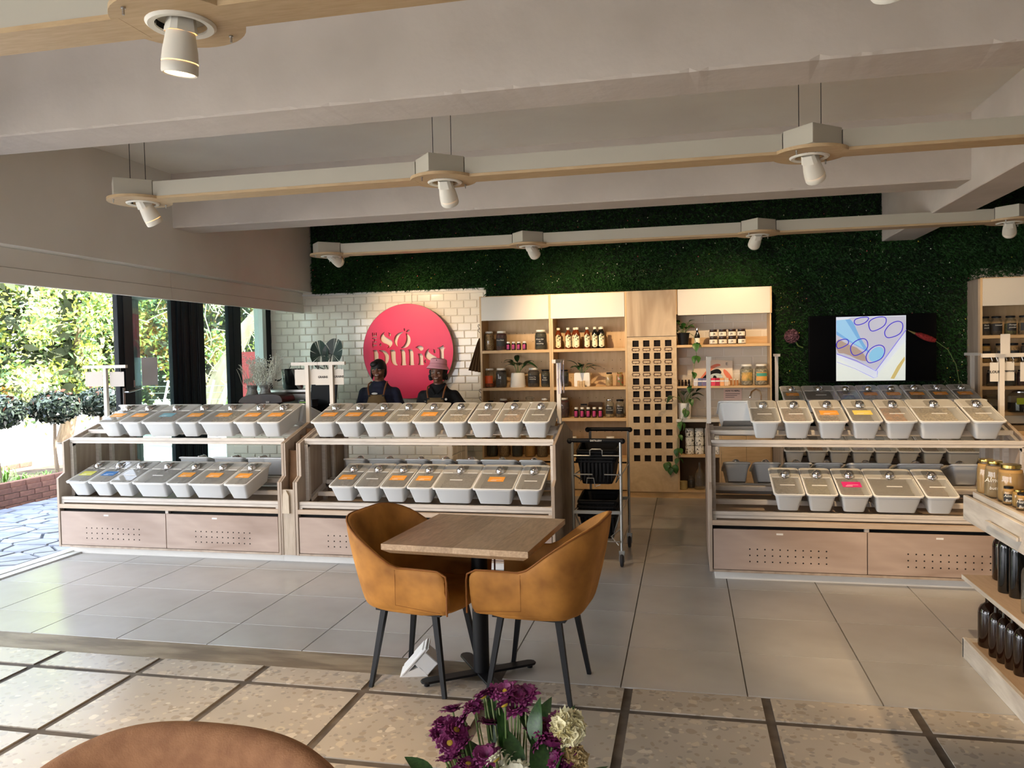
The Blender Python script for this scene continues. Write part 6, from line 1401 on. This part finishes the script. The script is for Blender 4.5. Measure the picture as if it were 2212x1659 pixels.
for (x, z, rx, ry, s_) in ((-.075, .68, -.25, .30, .13), (.075, .69, -.2, -.28, .135)):
    put('stem', MB().tube([(0, 0, .15), (.01, 0, .45), (x*.3, -.01, z-.12), (x*.8, -.02, z)], .005, 6), mat('stem_dark', (30,44,34), .5), t)
    o = put('split_leaf', split_leaf(s_), mat('monstera', (14,36,26), .35, c2=(22,48,34), scale=6), t, loc=(x, -.03, z-.02)); o.rotation_euler = (rx, -ry, 0); o.scale = (1, 1, 1.45)

# ------------------------------------------------------------------ two shop assistants
def figure(x, y, label, hat, shirt, lean=0.0, face=0.0, arm_out=0.0, tall=1.0, polo=False):
    t = thing('person', label, 'person', (x, y, 0), (0, 0, face)); mb = MB(); S = tall
    def cap(a, b, ra, rb, k=10):
        a, b = Vector(a), Vector(b)
        for i in range(k+1):
            q = a.lerp(b, i/k); r = ra+(rb-ra)*i/k; mb.sph(tuple(q), r, 12, 8)
    # pelvis, torso, neck
    for z, rx, ry in ((.84,.175,.125),(.92,.18,.13),(1.00,.17,.125),(1.08,.165,.12),(1.16,.175,.125),(1.24,.185,.12),(1.29,.165,.10),(1.34,.10,.08)): mb.sph((0, .0, z), 1, 16, 10, (rx, ry, .085))
    cap((0,.01,1.34), (0,-.008,1.43), .062, .056)
    for s in (-1, 1):
        cap((s*.10,0,.84), (s*.10,-.01,.47), .095, .062); cap((s*.10,-.01,.47), (s*.10,.01,.09), .060, .040); mb.sph((s*.10,-.06,.045), 1, 12, 8, (.045,.12,.045))
        sh_ = (s*.178, 0, 1.272); ao = arm_out if s > 0 else 0; el = (s*(.245+.10*ao), .02-.05*ao, 1.04+.06*ao); wr = (s*(.22+.30*ao), -.17-.05*ao, .99-.0*ao)
        cap(sh_, el, .058, .043); cap(el, wr, .042, .028)
        h = Vector(wr); d = (Vector(wr)-Vector(el)).normalized(); mb.sph(tuple(h+d*.05), 1, 10, 8, (.038,.045,.020))
        for f_ in range(4): q = h+d*.075+Vector((s*(-.026+.017*f_), 0, 0)); cap(q, q+d*(.035+.006*(f_ in (1, 2)))+Vector((0,0,-.006)), .0095, .008, 5); 
        for f_ in range(4): q = h+d*(.110+.006*(f_ in (1, 2)))+Vector((s*(-.026+.017*f_), 0, -.006)); cap(q, q+d*.022+Vector((0,0,-.018)), .008, .0068, 4)
        q = h+d*.03+Vector((-s*.035, 0, 0)); cap(q, q+d*.04+Vector((-s*.02,0,-.01)), .0105, .0085, 5)
    # head
    hc = Vector((lean*.02, -.018, 1.53)); hb = MB().sph((0,0,0), 1, 24, 18, (.078,.095,.112))
    vv = []
    for p in hb.v:
        X, Y, Z = p
        if Z < 0: X *= 1-.22*(-Z/.112)**1.6; Y = Y*(1-.10*(-Z/.112)) if Y > 0 else Y
        if Y < 0: Y *= .93; 
        if Y < -.05 and -.03 < Z < .035: Y += .004
        vv.append((X+hc.x, Y+hc.y, Z+hc.z))
    mb.add(vv, hb.f)
    mb.sph((hc.x, hc.y-.090, hc.z-.018), 1, 12, 8, (.017,.018,.016)); mb.sph((hc.x, hc.y-.084, hc.z-.002), 1, 10, 8, (.009,.014,.030))
    for s in (-1, 1): mb.sph((hc.x+s*.011, hc.y-.088, hc.z-.022), 1, 8, 6, (.010,.010,.009)); mb.sph((hc.x+s*.040, hc.y-.068, hc.z-.026), 1, 10, 8, (.022,.020,.020)); mb.sph((hc.x+s*.078, hc.y+.01, hc.z-.008), 1, 8, 8, (.010,.020,.028))
    mb.sph((hc.x, hc.y-.078, hc.z-.052), 1, 12, 6, (.027,.014,.009)); mb.sph((hc.x, hc.y-.074, hc.z-.066), 1, 12, 6, (.024,.015,.008)); mb.sph((hc.x, hc.y-.066, hc.z-.092), 1, 10, 8, (.024,.02,.018))
    o = put('body', mb, m_skin, t, smooth=True, angle=180); r_ = o.modifiers.new('one_skin', 'REMESH'); r_.mode = 'VOXEL'; r_.voxel_size = .0062; r_.use_smooth_shade = True
    sm_ = o.modifiers.new('relax', 'SMOOTH'); sm_.factor = .5; sm_.iterations = 2
    # face details
    for s in (-1, 1):
        e = put('eye', MB().sph((hc.x+s*.031, hc.y-.0835, hc.z+.004), 1, 12, 8, (.0125,.006,.0065)), mat('eye_white', (200,190,180), .3), t, smooth=True)
        put('iris', MB().sph((hc.x+s*.031, hc.y-.0885, hc.z+.004), 1, 10, 6, (.0055,.0025,.0055)), mat('iris', (24,14,10), .2), e)
        put('eyebrow', MB().tube([(hc.x+s*.016, hc.y-.092, hc.z+.022), (hc.x+s*.034, hc.y-.090, hc.z+.028), (hc.x+s*.050, hc.y-.078, hc.z+.022)], .0032, 5), m_hair, t)
    put('teeth', MB().tube([(hc.x-.019, hc.y-.0835, hc.z-.055), (hc.x, hc.y-.0935, hc.z-.0595), (hc.x+.019, hc.y-.0835, hc.z-.055)], .0042, 6), mat('teeth', (228,220,208), .3), t)
    lp = mat('lips', (104,48,44), .4); put('lips', MB().tube([(hc.x-.026, hc.y-.079, hc.z-.052), (hc.x, hc.y-.093, hc.z-.054), (hc.x+.026, hc.y-.079, hc.z-.052)], .0038, 6).tube([(hc.x-.026, hc.y-.079, hc.z-.053), (hc.x, hc.y-.090, hc.z-.067), (hc.x+.026, hc.y-.079, hc.z-.053)], .0046, 6), lp, t, smooth=True)
    # clothing: shirt with short sleeves
    sb = MB()
    for z, rx, ry in ((.84,.195,.145),(.92,.20,.15),(1.00,.19,.145),(1.08,.185,.14),(1.16,.195,.142),(1.24,.198,.134),(1.285,.178,.115),(1.34,.112,.086)): sb.sph((0,0,z), 1, 18, 10, (rx, ry, .085))
    for s in (-1, 1):
        ao = arm_out if s > 0 else 0; A, B = Vector((s*.172,0,1.268)), Vector((s*(.245+.10*ao), .02-.05*ao, 1.04+.06*ao))
        for i in range(9): q = A.lerp(B, .62*i/8); sb.sph(tuple(q), .068-.006*i/8+.006*(i == 8), 12, 8)
    so = put('shirt', sb, mat('shirt_'+shirt[0], shirt[1], .85, c2=tuple(int(v*.7) for v in shirt[1]), scale=7, bump=.3, bscale=12), t, smooth=True, angle=180); r2_ = so.modifiers.new('cloth', 'REMESH'); r2_.mode = 'VOXEL'; r2_.voxel_size = .011; r2_.use_smooth_shade = True
    s3 = so.modifiers.new('relax', 'SMOOTH'); s3.iterations = 3; s3.factor = .6
    tr_ = MB()
    for s in (-1, 1):
        for i in range(12): q = Vector((s*.10,0,.84)).lerp(Vector((s*.10,0,.10)), i/11); tr_.sph(tuple(q), .112-.045*i/11, 12, 8)
    for z in (.86, .93): tr_.sph((0,0,z), 1, 16, 8, (.200,.150,.08))
    to = put('trousers', tr_, mat('trousers', (34,34,40), .8), t, smooth=True, angle=180); q_ = to.modifiers.new('cloth', 'REMESH'); q_.mode = 'VOXEL'; q_.voxel_size = .014; q_.use_smooth_shade = True
    for s in (-1, 1): put('shoe', MB().sph((s*.10,-.05,.045), 1, 14, 8, (.052,.135,.05)), m_blackp, t, smooth=True)
    # apron
    def surf(xx, z): return -.154*math.sqrt(max(0.02, 1-(xx/.225)**2))
    ap = MB(); NX = 12
    rows = [(1.255,.085),(1.22,.092),(1.12,.125),(1.02,.165),(.92,.185),(.8,.19),(.62,.19)]
    for z, hw in rows: ap.v += [(-hw+2*hw*i/NX, surf(-hw+2*hw*i/NX, z), z) for i in range(NX+1)]
    ap.f = [(k*(NX+1)+i, k*(NX+1)+i+1, (k+1)*(NX+1)+i+1, (k+1)*(NX+1)+i) for k in range(len(rows)-1) for i in range(NX)]
    ao_ = put('apron', ap, mat('apron_olive', (122,98,60), .8, c2=(104,82,50), scale=10), t, smooth=True); so_ = ao_.modifiers.new('thick', 'SOLIDIFY'); so_.thickness = .004
    mstr = mat('tan_strap', (138,86,48), .6)
    for s in (-1, 1):
        put('strap', MB().tube([(s*.082,-.146,1.25),(s*.095,-.135,1.32),(s*.10,-.085,1.375),(s*.09,.0,1.395)], .009, 4), mstr, ao_); put('buckle', MB().boxc((s*.080,-.154,1.243), (.028,.006,.014)), m_blackp, ao_)
        for z in (1.165, 1.145): put('rivet', MB().sph((s*.014+.03, surf(.03, z)-.006, z), .003, 8, 5), m_chrome, ao_)
    if polo:
        co = put('collar', MB().tube([(-.062,.035,1.405),(-.085,-.02,1.385),(-.06,-.085,1.35),(-.012,-.128,1.295)], [.014,.016,.016,.008], 6).tube([(.062,.035,1.405),(.085,-.02,1.385),(.06,-.085,1.35),(.012,-.128,1.295)], [.014,.016,.016,.008], 6), mat('shirt_'+shirt[0], shirt[1]), t, smooth=True)
        put('badge', MB().sph((.115,-.137,1.235), 1, 12, 6, (.014,.004,.014)), m_paper, so); words('THE', .012, m_paper, so, (-.115, -.150, 1.215))
    else: put('shirt_print', MB().sph((-.018,-.150,1.268), 1, 12, 6, (.035,.008,.012)), m_paper, so, smooth=True)
    # hair
    if hat:
        hb_ = MB().sph((hc.x, hc.y+.02, hc.z-.005), 1, 18, 12, (.098,.092,.085), -.75, .5)
        for i in range(60):
            a = R.uniform(-.2, PI+.2); hb_.sph((hc.x+.088*math.cos(a), hc.y+.02+.07*math.sin(a), hc.z+R.uniform(-.075,.03)), R.uniform(.016,.026), 8, 6)
        put('hair', hb_, m_hair, t, smooth=True)
        hp_ = mat('hat_pink', (232,166,172), .8, c2=(220,150,160), scale=12); tl = Matrix.Translation((hc.x, hc.y+.012, hc.z+.066)) @ Matrix.Rotation(-.10, 4, 'X') @ Matrix.Rotation(.10, 4, 'Y')
        ho = put('bucket_hat', MB().lathe([(.128,-.022),(.117,.0),(.096,.026),(.090,.090),(.070,.102),(.001,.105)], 28, cap=False).tf(tl), hp_, t, smooth=True, angle=40); sf = ho.modifiers.new('thick', 'SOLIDIFY'); sf.thickness = .004
        put('hat_band', MB().lathe([(.0995,.034),(.0985,.040)], 28, cap=False).tf(tl), mat('hat_seam', (196,120,130), .8), ho); put('eyelet', MB().sph((0,-.095,.075), .005, 8, 5).tf(tl), m_blackp, ho)
    else:
        put('hair', MB().sph((hc.x, hc.y+.012, hc.z+.018), 1, 24, 14, (.087,.100,.108), -.1, 1.0).sph((hc.x, hc.y+.045, hc.z-.02), 1, 18, 12, (.082,.068,.10)).sph((hc.x-.030, hc.y-.040, hc.z+.062), 1, 14, 10, (.055,.055,.040)).sph((hc.x-.078, hc.y+.005, hc.z-.03), 1, 12, 10, (.016,.035,.075)).sph((hc.x+.074, hc.y+.012, hc.z-.01), 1, 12, 10, (.014,.035,.055)), m_hair, t, smooth=True, angle=60)
    t.scale = (1, 1, tall); return t
figure(-3.345, 8.30, 'smiling woman with dark swept hair, navy T-shirt and olive apron, before the round sign', False, ('navy', (34,38,62)), 0, .12, 0, .985)
figure(-2.655, 8.30, 'smiling woman in a pink bucket hat, black polo and olive apron', True, ('black', (16,16,18)), 0, .05, .6, .955, True)
